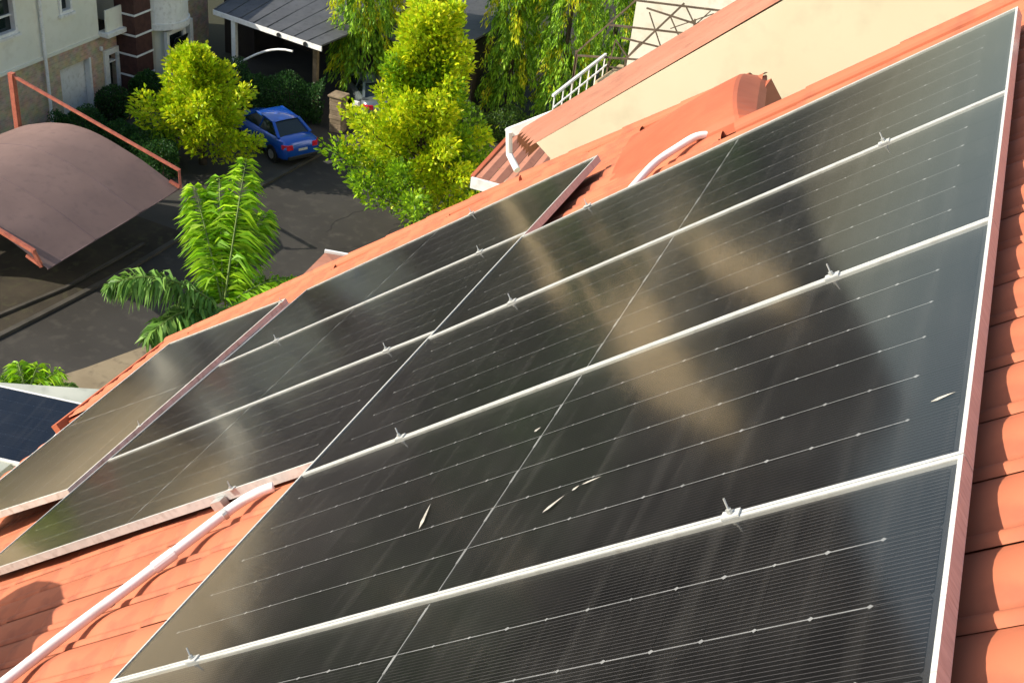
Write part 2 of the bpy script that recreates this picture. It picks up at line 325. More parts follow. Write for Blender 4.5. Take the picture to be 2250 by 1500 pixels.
# low hills all round; steep unseen hill added to darken the panel reflections
def bump(a, c, w): 
    d_ = (a - c + 180) % 360 - 180
    return math.exp(-(d_ / w) ** 2)
hv = []; hf = []; hb_n = 144; rings = ((300, 0.0), (380, 0.45), (470, 0.85), (560, 1.0), (760, 0.5))
for i in range(hb_n + 1):
    az = 360 * i / hb_n - 180; a = R(az)
    top = 9 + 5 * math.sin(3 * a + 1) + 3 * math.sin(7 * a) + 225 * bump(az, -50, 16) + 45 * bump(az, -30, 4) + 14 * math.sin(23 * a) * bump(az, -48, 20)
    for rr_, fz in rings:
        hv.append((rr_ * math.sin(a), rr_ * math.cos(a), -1 + max(1, top) * fz + (3 * math.sin(11 * a + rr_) if fz > 0 else 0)))
for i in range(hb_n):
    for j in range(len(rings) - 1):
        k = len(rings); hf.append((i * k + j, (i + 1) * k + j, (i + 1) * k + j + 1, i * k + j + 1))
hm = bpy.data.meshes.new('hills'); hm.from_pydata(hv, [], hf); hm.materials.append(M['hill']); hm.shade_smooth(); link('hills', hm, kind='structure')

# ================================================================ OUR ROOF
# plane frame: x = down the slope, y = along the eaves, z = out of the roof; origin on the top face of the panels
SL = 39.42
PU = Vector((-math.cos(R(SL)), 0, -math.sin(R(SL)))); PV = Vector((0, 1, 0)); PN = Vector((-math.sin(R(SL)), 0, math.cos(R(SL))))
PO = Vector((0.2175, 1.6992, 18.9184))
FW = Matrix(((PU.x, PV.x, PN.x, PO.x), (PU.y, PV.y, PN.y, PO.y), (PU.z, PV.z, PN.z, PO.z), (0, 0, 0, 1)))
# x=PU, y=PV, z=PN is left-handed here; use y-flipped frames only through points
def PP(a, b, h=0.0): return PO + PU * a + PV * b + PN * h
RH = -0.100          # roof skin below the panel faces

house = empty('tiled_house', (-2.0, 2.0, 0.0), label='orange tiled house roof carrying the solar panels, in the foreground', cat='house')
hinv = house.matrix_world.inverted()
# need the translation only (matrix_world not evaluated yet)
HL = Vector((-2.0, 2.0, 0.0))
def hp(p): return Vector(p) - HL

PITCH = 0.19; ULEN = 0.42
def tile_profile(t):
    if t < 0.20: return 0.006 + 0.010 * math.sin(math.pi * t / 0.20) ** 0.8
    s = (t - 0.20) / 0.80
    return 0.004 + 0.019 * math.sin(math.pi * s) ** 0.9
prof_t = [0, 0.04, 0.10, 0.16, 0.20, 0.26, 0.36, 0.48, 0.60, 0.72, 0.84, 0.94, 1.0]
def tile_geo(mb, a, b, seg=2, full=True):
    """one pressed tile, x from a to a+ULEN down the slope, y from b to b+PITCH"""
    k = len(mb.v); n = len(prof_t)
    for i, (ua, hh) in enumerate(((a, 0.0), (a + ULEN - 0.012, 0.0035), (a + ULEN + 0.004, 0.0025), (a + ULEN + 0.006, -0.006))):
        for t in prof_t:
            mb.v.append((ua, b + t * PITCH, tile_profile(t) + hh - (0.004 if i == 3 else 0)))
    for i in range(3):
        for j in range(n - 1):
            mb.f.append((k + i * n + j, k + i * n + j + 1, k + (i + 1) * n + j + 1, k + (i + 1) * n + j))

U0, U1 = -3.2, 7.70
V0, V1 = -2.6, 6.0
def roof_v1(a):   # far edge: notch near the top of the slope
    
    if a < 1.30: return 3.56
    if a < 3.2: return 4.50 + 0.26 * (a - 1.2)
    return 5.03 + 0.17 * (a - 3.5)
# panel footprints, used only to decide which tiles are in view
def covered(a, b):
    if -0.02 < a < 2.25 and -1.1 < b < 2.85: return True
    if 2.3 < a < 4.6 and 1.30 < b < 3.95: return True
    if 5.0 < a < 6.1 and 2.3 < b < 4.2: return True
    return False
def in_view(a, b):
    if a < 0.05: return a > -0.75 and -0.75 < b < 3.6
    if a > 2.1 and b < 1.6: return a < 5.2 and b > -0.6
    return b > 2.9 or a > 4.5
tile_proto = MB(); tile_geo(tile_proto, 0, 0); tile_me = None
def to_roof(me):
    """mesh in (u, v, h) roof coordinates -> house-local coordinates"""
    n = len(me.vertices); co = np.empty(n * 3, np.float32); me.vertices.foreach_get('co', co); co = co.reshape(-1, 3).astype(float)
    w = np.array(PO + PN * RH - HL)[None] + co[:, :1] * np.array(PU)[None] + co[:, 1:2] * np.array(PV)[None] + co[:, 2:] * np.array(PN)[None]
    me.vertices.foreach_set('co', w.astype(np.float32).ravel()); me.flip_normals(); me.update()
me = bpy.data.meshes.new('roof_tile'); me.from_pydata(tile_proto.v, [], tile_proto.f); me.materials.append(M['tile']); me.shade_smooth()
# shared tile mesh at its own origin (rotated into the roof plane)
co = np.empty(len(me.vertices) * 3, np.float32); me.vertices.foreach_get('co', co); co = co.reshape(-1, 3).astype(float)
w = co[:, :1] * np.array(PU)[None] + co[:, 1:2] * np.array(PV)[None] + co[:, 2:] * np.array(PN)[None]
me.vertices.foreach_set('co', w.astype(np.float32).ravel()); me.flip_normals(); tile_me = me
rest = MB(); n_t = 0
nu = int((U1 - U0) / ULEN); nv = int((V1 - V0) / PITCH)
for i in range(nu + 1):
    a = U0 + i * ULEN
    for j in range(nv + 1):
        b = V0 + j * PITCH
        if b + PITCH > roof_v1(a + ULEN * 0.5) + 0.08: continue
        if (a > 7.2 and b < 4.3) or (a > 6.8 and b < 2.5): continue
        if in_view(a + ULEN / 2, b) and not covered(a + ULEN / 2, b + PITCH / 2) and n_t < 296:
            o = link('roof_tile', tile_me, house); o.location = hp(PP(a, b, RH + random.uniform(-0.0012, 0.0012))); n_t += 1
        else:
            tile_geo(rest, a, b)
rme = bpy.data.meshes.new('roof_tiles_under_panels'); rme.from_pydata(rest.v, [], rest.f); rme.materials.append(M['tile']); rme.shade_smooth(); to_roof(rme)
link('roof_tiles_under_panels', rme, house, kind='stuff')

def pbox(mb, a0, a1, b0, b1, h0, h1):
    mb.hexa([PP(a0, b0, h0) - HL, PP(a1, b0, h0) - HL, PP(a1, b1, h0) - HL, PP(a0, b1, h0) - HL, PP(a0, b0, h1) - HL, PP(a1, b0, h1) - HL, PP(a1, b1, h1) - HL, PP(a0, b1, h1) - HL])
# deck below the tiles, verge caps, eave board, walls
d = MB(); pbox(d, U0, 1.38, V0, 3.54, RH - 0.16, RH - 0.012); pbox(d, 1.382, 3.2, V0, 4.50, RH - 0.16, RH - 0.012); pbox(d, 3.202, 6.86, V0, 4.98, RH - 0.16, RH - 0.012); pbox(d, 3.6, 6.85, 4.982, 5.04, RH - 0.16, RH - 0.012); d.build('roof_deck', M['tile_barrel'], house)
# far verge: overlapping half-round caps, each its own piece
def cap_piece(a0, a1, b, r, h, flare=0.012, slew=0.0):
    mb = MB(); n = 10; k = 0
    for ua, rr in ((a0, r), (a1, r + flare)):
        for j in range(n + 1):
            t = math.pi * j / n
            mb.v.append(tuple(PP(ua, b + slew * (ua - a0) + rr * math.cos(t), RH + h + rr * 0.8 * math.sin(t)) - HL))
    for j in range(n): mb.f.append((j, j + 1, n + 2 + j, n + 1 + j))
    mb.f.append(tuple(reversed(range(n + 1)))); mb.f.append(tuple(range(n + 1, 2 * n + 2)))
    return mb.build('verge_cap', M['tile'], house, smooth=False)
a = -3.0
while a < 1.30:
    cap_piece(a, min(a + 0.46, 1.34), 3.58, 0.050, 0.0, 0.007); a += 0.44
a = 1.52
while a < 7.6:
    if a < 3.1: bc, sl_ = 4.56 + 0.24 * (a - 1.2), 0.24
    else: bc, sl_ = 5.05 + 0.17 * (a - 3.5), 0.17
    cap_piece(a, min(a + 0.46, 7.76), bc, 0.055, 0.0, 0.008, sl_); a += 0.44
# the rolled saddle that lifts the roof edge against the gable wall
sd = MB(); n = 14; prof = ((1.33, -0.05), (1.35, -0.01), (1.42, 0.075), (1.44, 0.085), (1.60, 0.08), (1.8, 0.06), (2.0, 0.03), (2.2, 0.005))
for ua, hh_ in prof:
    for j in range(n + 1):
        t = math.pi * j / n
        sd.v.append(tuple(PP(ua + 0.10 * math.cos(t), 4.08 + 0.52 * math.cos(t) + 0.10 * (ua - 1.2), RH - 0.004 + (0.030 + hh_) * math.sin(t) ** 0.7) - HL))
for i in range(len(prof) - 1):
    for j in range(n): sd.f.append((i * (n + 1) + j, i * (n + 1) + j + 1, (i + 1) * (n + 1) + j + 1, (i + 1) * (n + 1) + j))
sd.build('roof_saddle', M['tile_barrel'], house, smooth=False)
e = MB(); d2 = MB(); pbox(d2, 6.862, 7.70, 4.4, 5.55, RH - 0.16, RH - 0.012); d2.build('roof_deck', M['tile_barrel'], house); pbox(e, 7.71, 7.78, 4.3, 5.75, RH - 0.16, RH + 0.03); e.build('eave_board', M['tile_barrel'], house)
wl_ = MB(); wl_.box(-4.9 - HL.x, 2.4 - HL.x, -0.8 - HL.y, 6.1 - HL.y, 0, 13.9); wl_.build('wall', M['cream_house'], house)
wl2 = MB(); wl2.prism([Vector((2.4, -0.8, 13.9)) - HL, Vector((-4.9, -0.8, 13.9)) - HL, Vector((2.4, -0.8, 19.9)) - HL], (0, 5.6, 0)); wl2.build('gable_wall', M['cream_house'], house)
# unseen tank added left of view to cast the shadow across the roof corner
wt = empty('shadow_tank', (-3.95, 1.0, 14.08), label='round cream tank added out of view at lower left to cast a shadow', cat='shadow caster')
MB().tube([(0, 0, 2.50), (0, 0, 2.56), (0, 0, 3.05), (0, 0, 3.22), (0, 0, 3.27)], [1.15, 1.2, 1.2, 1.08, 0.5], 32).build('tank', M['cream_house'], wt, smooth=False)
for sx, zb in ((-0.75, 0.6), (0.75, 1.8)):
    for sy in (-0.75, 0.75): MB().bar((sx, sy, zb), (sx, sy, 2.49), 0.08).build('leg', M['steel'], wt)

# ================================================================ SOLAR PANELS
_meshes = {}
def cell_mesh(cw, cl, m, key):
    k = (round(cw, 4), round(cl, 4), key)
    if k in _meshes: return _meshes[k]
    c = 0.0052; x, y = cl / 2, cw / 2
    pts = [(-x + c, -y), (x - c, -y), (x, -y + c), (x, y - c), (x - c, y), (-x + c, y), (-x, y - c), (-x, -y + c)]
    me = bpy.data.meshes.new('cell'); me.from_pydata([(px, py, 0) for px, py in pts], [], [tuple(range(8))]); me.materials.append(m)
    _meshes[k] = me; return me

def solar_panel(name, frame, L, W, label, blue=False, nl=24, nw=6, lip=0.0084, group='solar panels on the orange roof', frame_mat='alu', dot=0.0050):
    """panel in local (x along its length 0..L, y across 0..W, z up, 0 = glass face)"""
    root = empty(name, mw=frame, label=label, cat='solar panel', group=group)
    th = 0.035; g = 0.0015
    # frame: four mitred rails, lip slightly proud of the glass
    f = MB(); zt, zb = 0.0022, -th
    def rail(p, q, pi, qi):   # outer p->q, inner pi->qi
        f.hexa([(*p, zb), (*q, zb), (*qi, zb), (*pi, zb), (*p, zt), (*q, zt), (*qi, zt), (*pi, zt)])
    o = [(g, g), (L - g, g), (L - g, W - g), (g, W - g)]; i_ = [(g + lip, g + lip), (L - g - lip, g + lip), (L - g - lip, W - g - lip), (g + lip, W - g - lip)]
    for k in range(4): rail(o[k], o[(k + 1) % 4], i_[k], i_[(k + 1) % 4])
    f.build('frame', M[frame_mat], root)
    box('backsheet', M['backsheet'], root, g + lip * 0.8, L - g - lip * 0.8, g + lip * 0.8, W - g - lip * 0.8, -0.012, -0.0075)
    # cells: two halves with a bus strip between
    mx = 0.016 + lip; my = 0.008 + lip; mid = 0.016; gapx = 0.0006; gapy = 0.0026
    cl = (L - 2 * mx - mid) / nl; cw = (W - 2 * my) / nw
    me = cell_mesh(cw - gapy, cl - gapx, M['cell_blue' if blue else 'cell'], 'b' if blue else 'm')
    for a in range(nl):
        x = mx + cl * (a + 0.5) + (mid if a >= nl // 2 else 0)
        for b in range(nw):
            c = bpy.data.objects.new('cell', me); COL.objects.link(c); c.parent = root; c.location = (x, my + cw * (b + 0.5), -0.0062)
    # silver gap lines between the cell columns with a solder dot at every joint; they stop one cell short of each end
    gl_ = MB(); dt = MB(); hw = 0.0010; z1 = -0.0056
    for b in range(1, nw):
        y = my + cw * b; x0 = mx + cl; x1 = L - mx - cl
        gl_.add([(x0, y - hw, z1), (x1, y - hw, z1), (x1, y + hw, z1), (x0, y + hw, z1)], [(0, 1, 2, 3)])
        for a in range(1, nl):
            if a == nl // 2: continue
            x = mx + cl * a + (mid if a > nl // 2 else 0); r_ = dot * random.uniform(0.75, 1.15)
            dt.add([(x - r_ * 1.2, y, z1 + .0003), (x, y - r_, z1 + .0003), (x + r_ * 1.2, y, z1 + .0003), (x, y + r_, z1 + .0003)], [(0, 1, 2, 3)])
    gl_.build('gap_lines', M['ribbon'], root, kind='stuff'); dt.build('solder_dots', M['ribbon'], root, kind='stuff')
    # bus strips across the middle: one thin line and a wider ribbon per cell column
    box('bus_bar', M['ribbon'], root, L / 2 - 0.0014, L / 2 + 0.0014, my, W - my, -0.0072, -0.0058)
    for b in range(nw):
        y0 = my + cw * b; xm = L / 2
        box('bus_ribbon', M['ribbon'], root, xm - 0.0038, xm + 0.0038, y0 + cw * 0.66, y0 + cw * 1.0 if b < nw - 1 else y0 + cw * 0.92, -0.0074, -0.0054)
    gm = bpy.data.meshes.new('glass'); gi = lip * 0.9
    gm.from_pydata([(g + gi, g + gi, 0), (L - g - gi, g + gi, 0), (L - g - gi, W - g - gi, 0), (g + gi, W - g - gi, 0)], [], [(0, 1, 2, 3)]); gm.materials.append(M['glass'])
    link('glass', gm, root)
    return root

def rodrigues(w):
    w = Vector(w); t = w.length
    return Matrix.Rotation(t, 3, w.normalized()) if t > 1e-9 else Matrix.Identity(3)
# right-handed panel frames: x' runs UP the slope from the lower end, y' along the eaves, z' out
def panel_frame(u_low, v_low, h, w=(0, 0, 0), origin=None):
    """frame whose x axis points up the slope; (u_low, v_low) is the lower-left corner in roof coordinates"""
    B = Matrix((PU, PV, PN)).transposed()                # columns
    q = B @ rodrigues(w)
    U = q.col[0]; V = q.col[1]; N = q.col[2]
    P = PO + B @ Vector((origin if origin else (0, 0, 0)))
    P = P + U * u_low + V * v_low + N * h
    X = -U; Y = V; Z = X.cross(Y)
    return Matrix(((X.x, Y.x, Z.x, P.x), (X.y, Y.y, Z.y, P.y), (X.z, Y.z, Z.z, P.z), (0, 0, 0, 1)))

LA = 2.278
A_rows = [(-0.985, 0.0), (0.0, 0.981), (0.981, 1.950), (1.950, 2.965)]
A_lab = ['nearest solar panel, cut off by the bottom edge of the picture', 'large solar panel just above the thick white seam, showing two rows of solder dots',
         'third solar panel from the bottom of the upper row, between two thin white seams', 'farthest solar panel of the upper row, along the orange verge, reflecting grey sky']
for (b0, b1), lab in zip(A_rows, A_lab):
    solar_panel('solar_panel', panel_frame(LA, b0, 0), LA, b1 - b0, lab)
# dried droppings and run marks on the big panel
def smear(a0, b0, a1, b1, w, label):
    p, q = PP(a0, b0, 0.0006), PP(a1, b1, 0.0006); d = (q - p).normalized(); n_ = PN.cross(d) * w
    MB().add([p, p.lerp(q, 0.3) + n_, p.lerp(q, 0.7) + n_ * 0.6, q, p.lerp(q, 0.6) - n_ * 0.5, p.lerp(q, 0.25) - n_ * 0.9], [(0, 1, 2, 3, 4, 5)]).build('bird_dropping', M['dropping'], label=label, cat='dropping', group='dried droppings on the glass')
M['dropping'] = noise_mat('dried_dropping', (0.30, 0.28, 0.24), (0.48, 0.46, 0.40), 60, 0.9)
for args in ((1.37, 0.33, 1.40, 0.45, 0.006, 'thin pale run mark on the large panel, left of its middle line'), (0.945, 0.225, 0.905, 0.275, 0.006, 'longest pale dropping of the cluster right of the middle line'),
             (0.89, 0.285, 0.875, 0.30, 0.005, 'small spot at the top of the dropping cluster'), (0.87, 0.30, 0.82, 0.31, 0.004, 'thin trailing spot at the right of the dropping cluster'), (0.075, 0.205, 0.03, 0.215, 0.005, 'pale smear beside the right frame of the large panel'),
             (1.17, 0.675, 1.155, 0.69, 0.007, 'round pale spot touching the middle line of the large panel')):
    smear(*args)
Bw = (0.014, -0.013, 0.042); Bo = (2.372, 1.157, -0.036); LB = 2.319
B_rows = [(0.0, 0.937), (0.937, 1.908), (1.908, 2.883)]
B_lab = ['lower-row solar panel above the bare roof triangle and white conduit', 'middle solar panel of the lower row, behind the dark-sided raised panel',
         'farthest solar panel of the lower row, its corner jutting over bare orange roof']
for (b0, b1), lab in zip(B_rows, B_lab):
    solar_panel('solar_panel', panel_frame(LB, b0, 0, Bw, Bo), LB, b1 - b0, lab, lip=0.008)
# raised panel turned on its side, lowest on the slope
Cw = (0.006, -0.081, -0.046); Co = (4.731, 1.952, 0.011)
def side_frame(l, w_, Cw, Co):
    B = Matrix((PU, PV, PN)).transposed(); q = B @ rodrigues(Cw); U = q.col[0]; V = q.col[1]
    P = PO + B @ Vector(Co); X = V; Y = U; Z = X.cross(Y)       # V x U
    if Z.dot(PN) < 0: pass
    return X, Y, Z, P
B3 = Matrix((PU, PV, PN)).transposed(); qC = B3 @ rodrigues(Cw); UC, VC = qC.col[0], qC.col[1]
PC = PO + B3 @ Vector(Co)
XC = VC; YC = -UC; ZC = XC.cross(YC)
if ZC.dot(PN) < 0: YC = UC; ZC = XC.cross(YC); P_C = PC
else: P_C = PC + UC * 1.117
solar_panel('solar_panel', Matrix(((XC.x, YC.x, ZC.x, P_C.x), (XC.y, YC.y, ZC.y, P_C.y), (XC.z, YC.z, ZC.z, P_C.z), (0, 0, 0, 1))), 2.268, 1.117,
            'raised solar panel set crosswise at the left, with a wide lavender-grey side rail', frame_mat='alu_dirty', lip=0.011)
# deep side rail of that panel
rl = MB()
def cpt(x, y, h): return PC + VC * x + UC * y + ZC * h
rl.hexa([cpt(0, -0.012, -0.12), cpt(2.268, -0.012, -0.12), cpt(2.268, 0.0, -0.12), cpt(0, 0.0, -0.12), cpt(0, -0.012, -0.036), cpt(2.268, -0.012, -0.036), cpt(2.268, 0.0, -0.036), cpt(0, 0.0, -0.036)])
rl.build('mounting_rail', M['alu_dirty'], label='grey mounting rail under the edge of the raised crosswise panel', cat='rail')
# mounting rails under the rows
for (ua, b0, b1, lab) in ((0.42, -1.0, 2.94, 'aluminium mounting rail under the upper ends of the upper panel row'), (1.88, -1.0, 2.94, 'aluminium mounting rail under the lower ends of the upper panel row'),
                          (2.80, 1.25, 4.0, 'aluminium mounting rail under the upper ends of the lower panel row'), (4.25, 1.3, 4.0, 'aluminium mounting rail under the lower ends of the lower panel row')):
    rb = MB(); dh = -0.045 if ua < 2.3 else -0.09
    rb.hexa([PP(ua - .02, b0, dh - 0.045), PP(ua + .02, b0, dh - 0.045), PP(ua + .02, b1, dh - 0.045), PP(ua - .02, b1, dh - 0.045), PP(ua - .02, b0, dh), PP(ua + .02, b0, dh), PP(ua + .02, b1, dh), PP(ua - .02, b1, dh)])
    rb.build('mounting_rail', M['alu'], label=lab, cat='rail', group='mounting rails')

# clamps with upright bolts on the seams
def B_point(uu, vv_, h):
    q = B3 @ rodrigues(Bw); return PO + B3 @ Vector(Bo) + q.col[0] * uu + q.col[1] * vv_ + q.col[2] * h
def clamp(P, U, V, N, label, s=1.0, bolt=0.036):
    root = empty('panel_clamp', P, label=label, cat='clamp', group='clamps on the panel seams')
    b = MB(); z = Vector((0, 0, 0))
    def bx(mb, u0, u1, v0, v1, h0, h1):
        mb.hexa([U * u0 + V * v0 + N * h0, U * u1 + V * v0 + N * h0, U * u1 + V * v1 + N * h0, U * u0 + V * v1 + N * h0, U * u0 + V * v0 + N * h1, U * u1 + V * v0 + N * h1, U * u1 + V * v1 + N * h1, U * u0 + V * v1 + N * h1])
    bx(b, -0.018 * s, 0.018 * s, -0.011, 0.011, 0.003, 0.007); b.build('plate', M['alu'], root)
    b = MB(); b.tube([N * 0.008, N * 0.016], 0.006, 6); b.build('nut', M['steel'], root)
    b = MB(); b.tube([N * 0.012 , N * bolt + V * 0.006], 0.0022, 6); b.build('bolt', M['steel'], root)
for ua, vb, lab in ((0.42, 0.0, 'clamp with a blue-grey nut on the thick near seam, right of its middle'), (1.93, 0.0, 'clamp near the left end of the thick near seam'),
                    (0.39, 0.981, 'clamp with a bright upright bolt on the second seam, near the right'), (1.83, 0.981, 'clamp on the left part of the second seam'),
                    (0.38, 1.950, 'clamp on the third seam, at right, in grey reflection'), (1.85, 1.950, 'clamp on the left part of the third seam'),
                    (1.9, 2.962, 'clamp on the top edge of the farthest upper panel, against orange roof')):
    clamp(PP(ua, vb, 0), PU, PV, PN, lab)
qB = B3 @ rodrigues(Bw)
for ua, vb, lab in ((0.30, 1.908, 'clamp on the upper lower-row seam, near its right end'), (1.80, 1.908, 'clamp on the upper lower-row seam, near its left end'), (0.28, 0.937, 'clamp on the lower lower-row seam, left of the crossing of seams'),
                    (0.45, 0.0, 'clamp on the free bottom edge of the lower row, beside the white conduit'), (0.9, 2.880, 'clamp on the far edge of the lower row, against the orange verge')):
    clamp(B_point(ua, vb, 0), qB.col[0], qB.col[1], qB.col[2], lab)
for xx, lab in ((0.62, 'clamp on the side rail of the raised crosswise panel, nearer one'), (2.2, 'clamp at the far corner of the raised crosswise panel')):
    clamp(cpt(xx, -0.004, 0), UC, VC, ZC, lab)

# white conduits on the roof
def conduit(name, pts, r, label, sub=5):
    P = [PP(*p) for p in pts]; out = []
    for i in range(len(P) - 1):
        p0 = P[max(i - 1, 0)]; p1 = P[i]; p2 = P[i + 1]; p3 = P[min(i + 2, len(P) - 1)]
        for k in range(sub):
            t = k / sub; out.append(0.5 * ((2 * p1) + (p2 - p0) * t + (2 * p0 - 5 * p1 + 4 * p2 - p3) * t * t + (3 * p1 - p0 - 3 * p2 + p3) * t ** 3))
    out.append(P[-1]); mb = MB(); mb.tube(out, r, 12); return mb.build(name, M['pvc'], smooth=True, label=label, cat='conduit')
hh = RH + 0.052
conduit('conduit_pipe', [(2.585, 1.135, hh - .012), (2.63, 1.10, hh), (2.70, 1.045, hh + .004), (2.79, 0.90, hh + .004), (2.92, 0.70, hh), (3.05, 0.48, hh + .003), (3.18, 0.26, hh), (3.36, -0.05, hh), (3.6, -0.4, hh)], 0.0185, 'white plastic conduit snaking down the bare roof triangle at lower left')
conduit('conduit_pipe', [(1.78, 2.90, hh - .01), (1.75, 3.22, hh), (1.71, 3.42, hh + .006), (1.63, 3.53, hh + .004), (1.55, 3.60, hh), (1.50, 3.64, hh - .03)], 0.0185, 'short curved white conduit on the roof beyond the farthest upper panel')
conduit('conduit_pipe', [(-0.035, 2.62, hh), (-0.1, 2.61, hh), (-0.4, 2.58, hh), (-0.7, 2.56, hh)], 0.022, 'white conduit stub at the upper right picture edge')
for nm, a_, b_, m_, lab in (('pipe_coupling', (2.84, 0.825, hh), (2.885, 0.755, hh), 'pvc', 'white sleeve coupling on the long conduit'), ('pipe_clip', (2.975, 0.615, hh), (2.985, 0.600, hh), 'steel', 'steel saddle clip on the long conduit, lower one'), ('pipe_clip', (2.72, 1.01, hh + .003), (2.73, 0.997, hh + .003), 'steel', 'steel saddle clip on the long conduit, near the panel edge')):
    mbc = MB(); mbc.tube([PP(*a_), PP(*b_)], 0.0225 if m_ == 'pvc' else 0.0205, 14); mbc.build(nm, M[m_], label=lab, cat='pipe fitting')
# cable drip bracket under the lower row
bk = MB(); 
for (x0, x1) in ((0.50, 0.56),):
    p = [B_point(x0, -0.035, -0.012), B_point(x1, -0.035, -0.012), B_point(x1, -0.002, -0.012), B_point(x0, -0.002, -0.012)]
    bk.hexa([q - qB.col[2] * 0.05 for q in p] + p)
bk.build('end_clamp_block', M['steel'], label='dark grey end clamp block below the free edge of the lower row', cat='clamp')

# lower flat roof with a blue panel, beyond the eave at far left
flat = empty('lower_flat_roof', (-7.3, 6.8, 0), label='pale grey-green edge of a lower flat roof beyond the eave', cat='roof')
fl = Vector((-7.3, 6.8, 0))
def fbox(name, m, x0, x1, y0, y1, z0, z1): return box(name, m, flat, x0 - fl.x, x1 - fl.x, y0 - fl.y, y1 - fl.y, z0, z1)
mbf = MB(); mbf.prism([Vector((-6.60, 7.64, 12.985)) - fl, Vector((-10.4, 5.98, 12.985)) - fl, Vector((-10.4, 2.0, 12.985)) - fl, Vector((-6.5, 2.0, 12.985)) - fl], (0, 0, -0.22)); mbf.build('slab', M['slab'], flat)
mbf = MB(); mbf.prism([Vector((-6.9, 7.3, 12.6)) - fl, Vector((-10.2, 5.9, 12.6)) - fl, Vector((-10.2, 2.2, 12.6)) - fl, Vector((-6.8, 2.2, 12.6)) - fl], (0, 0, -12.6)); mbf.build('wall', M['cream_house'], flat)
# blue panel on it: corner at (-6.58,7.35), long side towards the camera's left
P0 = Vector((-6.58, 7.35, 13.0))
rot = Matrix.Rotation(R(10), 3, 'Z'); xd3 = rot @ Vector((-1, 0, 0)); yd3 = rot @ Vector((0, -1, 0)); zd3 = xd3.cross(yd3)
if zd3.z < 0:
    Pd = P0 + yd3 * 1.0; yd3 = -yd3; zd3 = xd3.cross(yd3)
else: Pd = P0
solar_panel('solar_panel', Matrix(((xd3.x, yd3.x, zd3.x, Pd.x), (xd3.y, yd3.y, zd3.y, Pd.y), (xd3.z, yd3.z, zd3.z, Pd.z), (0, 0, 0, 1))), 2.0, 1.0, 'navy blue solar panel with white frame at the left picture edge', blue=True, lip=0.022, frame_mat='white', group='solar panel on the lower roof')

# ================================================================ NEXT HOUSE IN THE ROW (gable wall, roof, gutter)
nh = empty('next_row_house', (-1.5, 8.0, 0), label='cream gable wall and dull orange roof of the next house in the row', cat='house')
nl_ = Vector((-1.5, 8.0, 0))
def nv(*p): return Vector(p) - nl_
w_ = MB(); w_.prism([nv(-2.37, 7.24, 16.808), nv(-2.12, 7.24, 16.62), nv(-2.12, 7.24, 9.0), nv(3.4, 7.24, 9.0), nv(3.4, 7.24, 22.0), nv(-0.9, 7.24, 18.125)], (0, 0.28, 0)); w_.build('gable_wall', M['cream'], nh)
k_ = (18.11 - 16.80) / (2.36 - 0.9)
def nz(x): return 16.80 + 0.905 * (x + 2.36)
# roof of that house: a run of tile strips, each its own piece
yy = 7.25
near_l = -2.5
strips = 6
for i in range(strips):
    y0 = 7.245 + i * 0.235; y1 = y0 + 0.236
    f0 = i / strips
    xl = -2.42 - 0.60 * f0
    mb = MB(); n = 6; k = 0
    for xx in (xl, 3.2):
        for j in range(n + 1):
            t = j / n; mb.v.append(tuple(nv(xx, y0 + (y1 - y0) * t, nz(xx) + 0.02 + 0.022 * math.sin(math.pi * t))))
    for j in range(n): mb.f.append((j, j + 1, n + 2 + j, n + 1 + j))
    k = len(mb.v); mb.v += [tuple(nv(xl, y0, nz(xl) - 0.06)), tuple(nv(xl, y1, nz(xl) - 0.06))]; mb.f.append((0, *range(1, n + 1), k + 1, k))
    mb.build('roof_strip', M['tile_dull'], nh, smooth=True)
mb = MB(); mb.prism([nv(-2.36, 7.55, nz(-2.36) - 0.1), nv(3.2, 7.55, nz(3.2) - 0.1), nv(3.2, 7.55, 9.0), nv(-2.0, 7.55, 9.0)], (0, 1.0, 0)); mb.build('wall', M['cream'], nh)
mb = MB(); mb.bar(nv(-3.08, 8.62, 16.22), nv(-2.27, 8.70, 16.74), 0.05, 0.075); mb.build('gutter', M['white'], nh)
mb = MB(); mb.tube([nv(-3.06, 8.60, 16.24), nv(-3.03, 8.58, 16.06), nv(-2.9, 8.45, 16.0)], 0.028, 10); mb.build('downpipe', M['white'], nh)

# lower tiled roof between the houses, its white fascia showing
lr = empty('low_tiled_roof', (-5.0, 16.0, 0), label='small low orange tiled roof with a white fascia corner, beyond the verge', cat='roof')
ll = Vector((-5.0, 16.0, 0))
# slope rising away from the fascia corner to the wall
Q = [Vector((-5.87, 15.23, 12.5)), Vector((-2.4, 15.23, 12.5)), Vector((-2.4, 16.7, 12.9)), Vector((-5.73, 16.40, 12.82))]
ns = 16
for i in range(ns):
    t0, t1 = i / ns, (i + 0.96) / ns
    a0 = Q[0].lerp(Q[1], t0); a1 = Q[0].lerp(Q[1], t1); b0 = Q[3].lerp(Q[2], t0); b1 = Q[3].lerp(Q[2], t1); mb = MB(); up = Vector((0, -0.3, 0.95)) * 0.035
    am = a0.lerp(a1, 0.5) + up; bm_ = b0.lerp(b1, 0.5) + up
    mb.add([a0 - ll, a1 - ll, b1 - ll, b0 - ll, am - ll, bm_ - ll], [(0, 4, 5, 3), (4, 1, 2, 5), (0, 1, 4), (3, 5, 2)])
    mb.build('roof_tile', M['tile_dull'], lr)
mb = MB(); mb.bar(Vector((-5.92, 15.20, 12.42)) - ll, Vector((-2.4, 15.20, 12.42)) - ll, 0.05, 0.17); mb.build('fascia', M['white'], lr)
mb = MB(); mb.bar(Vector((-5.92, 15.24, 12.47)) - ll, Vector((-5.78, 16.40, 12.80)) - ll, 0.06, 0.10); mb.build('verge_board', M['tile_barrel'], lr)
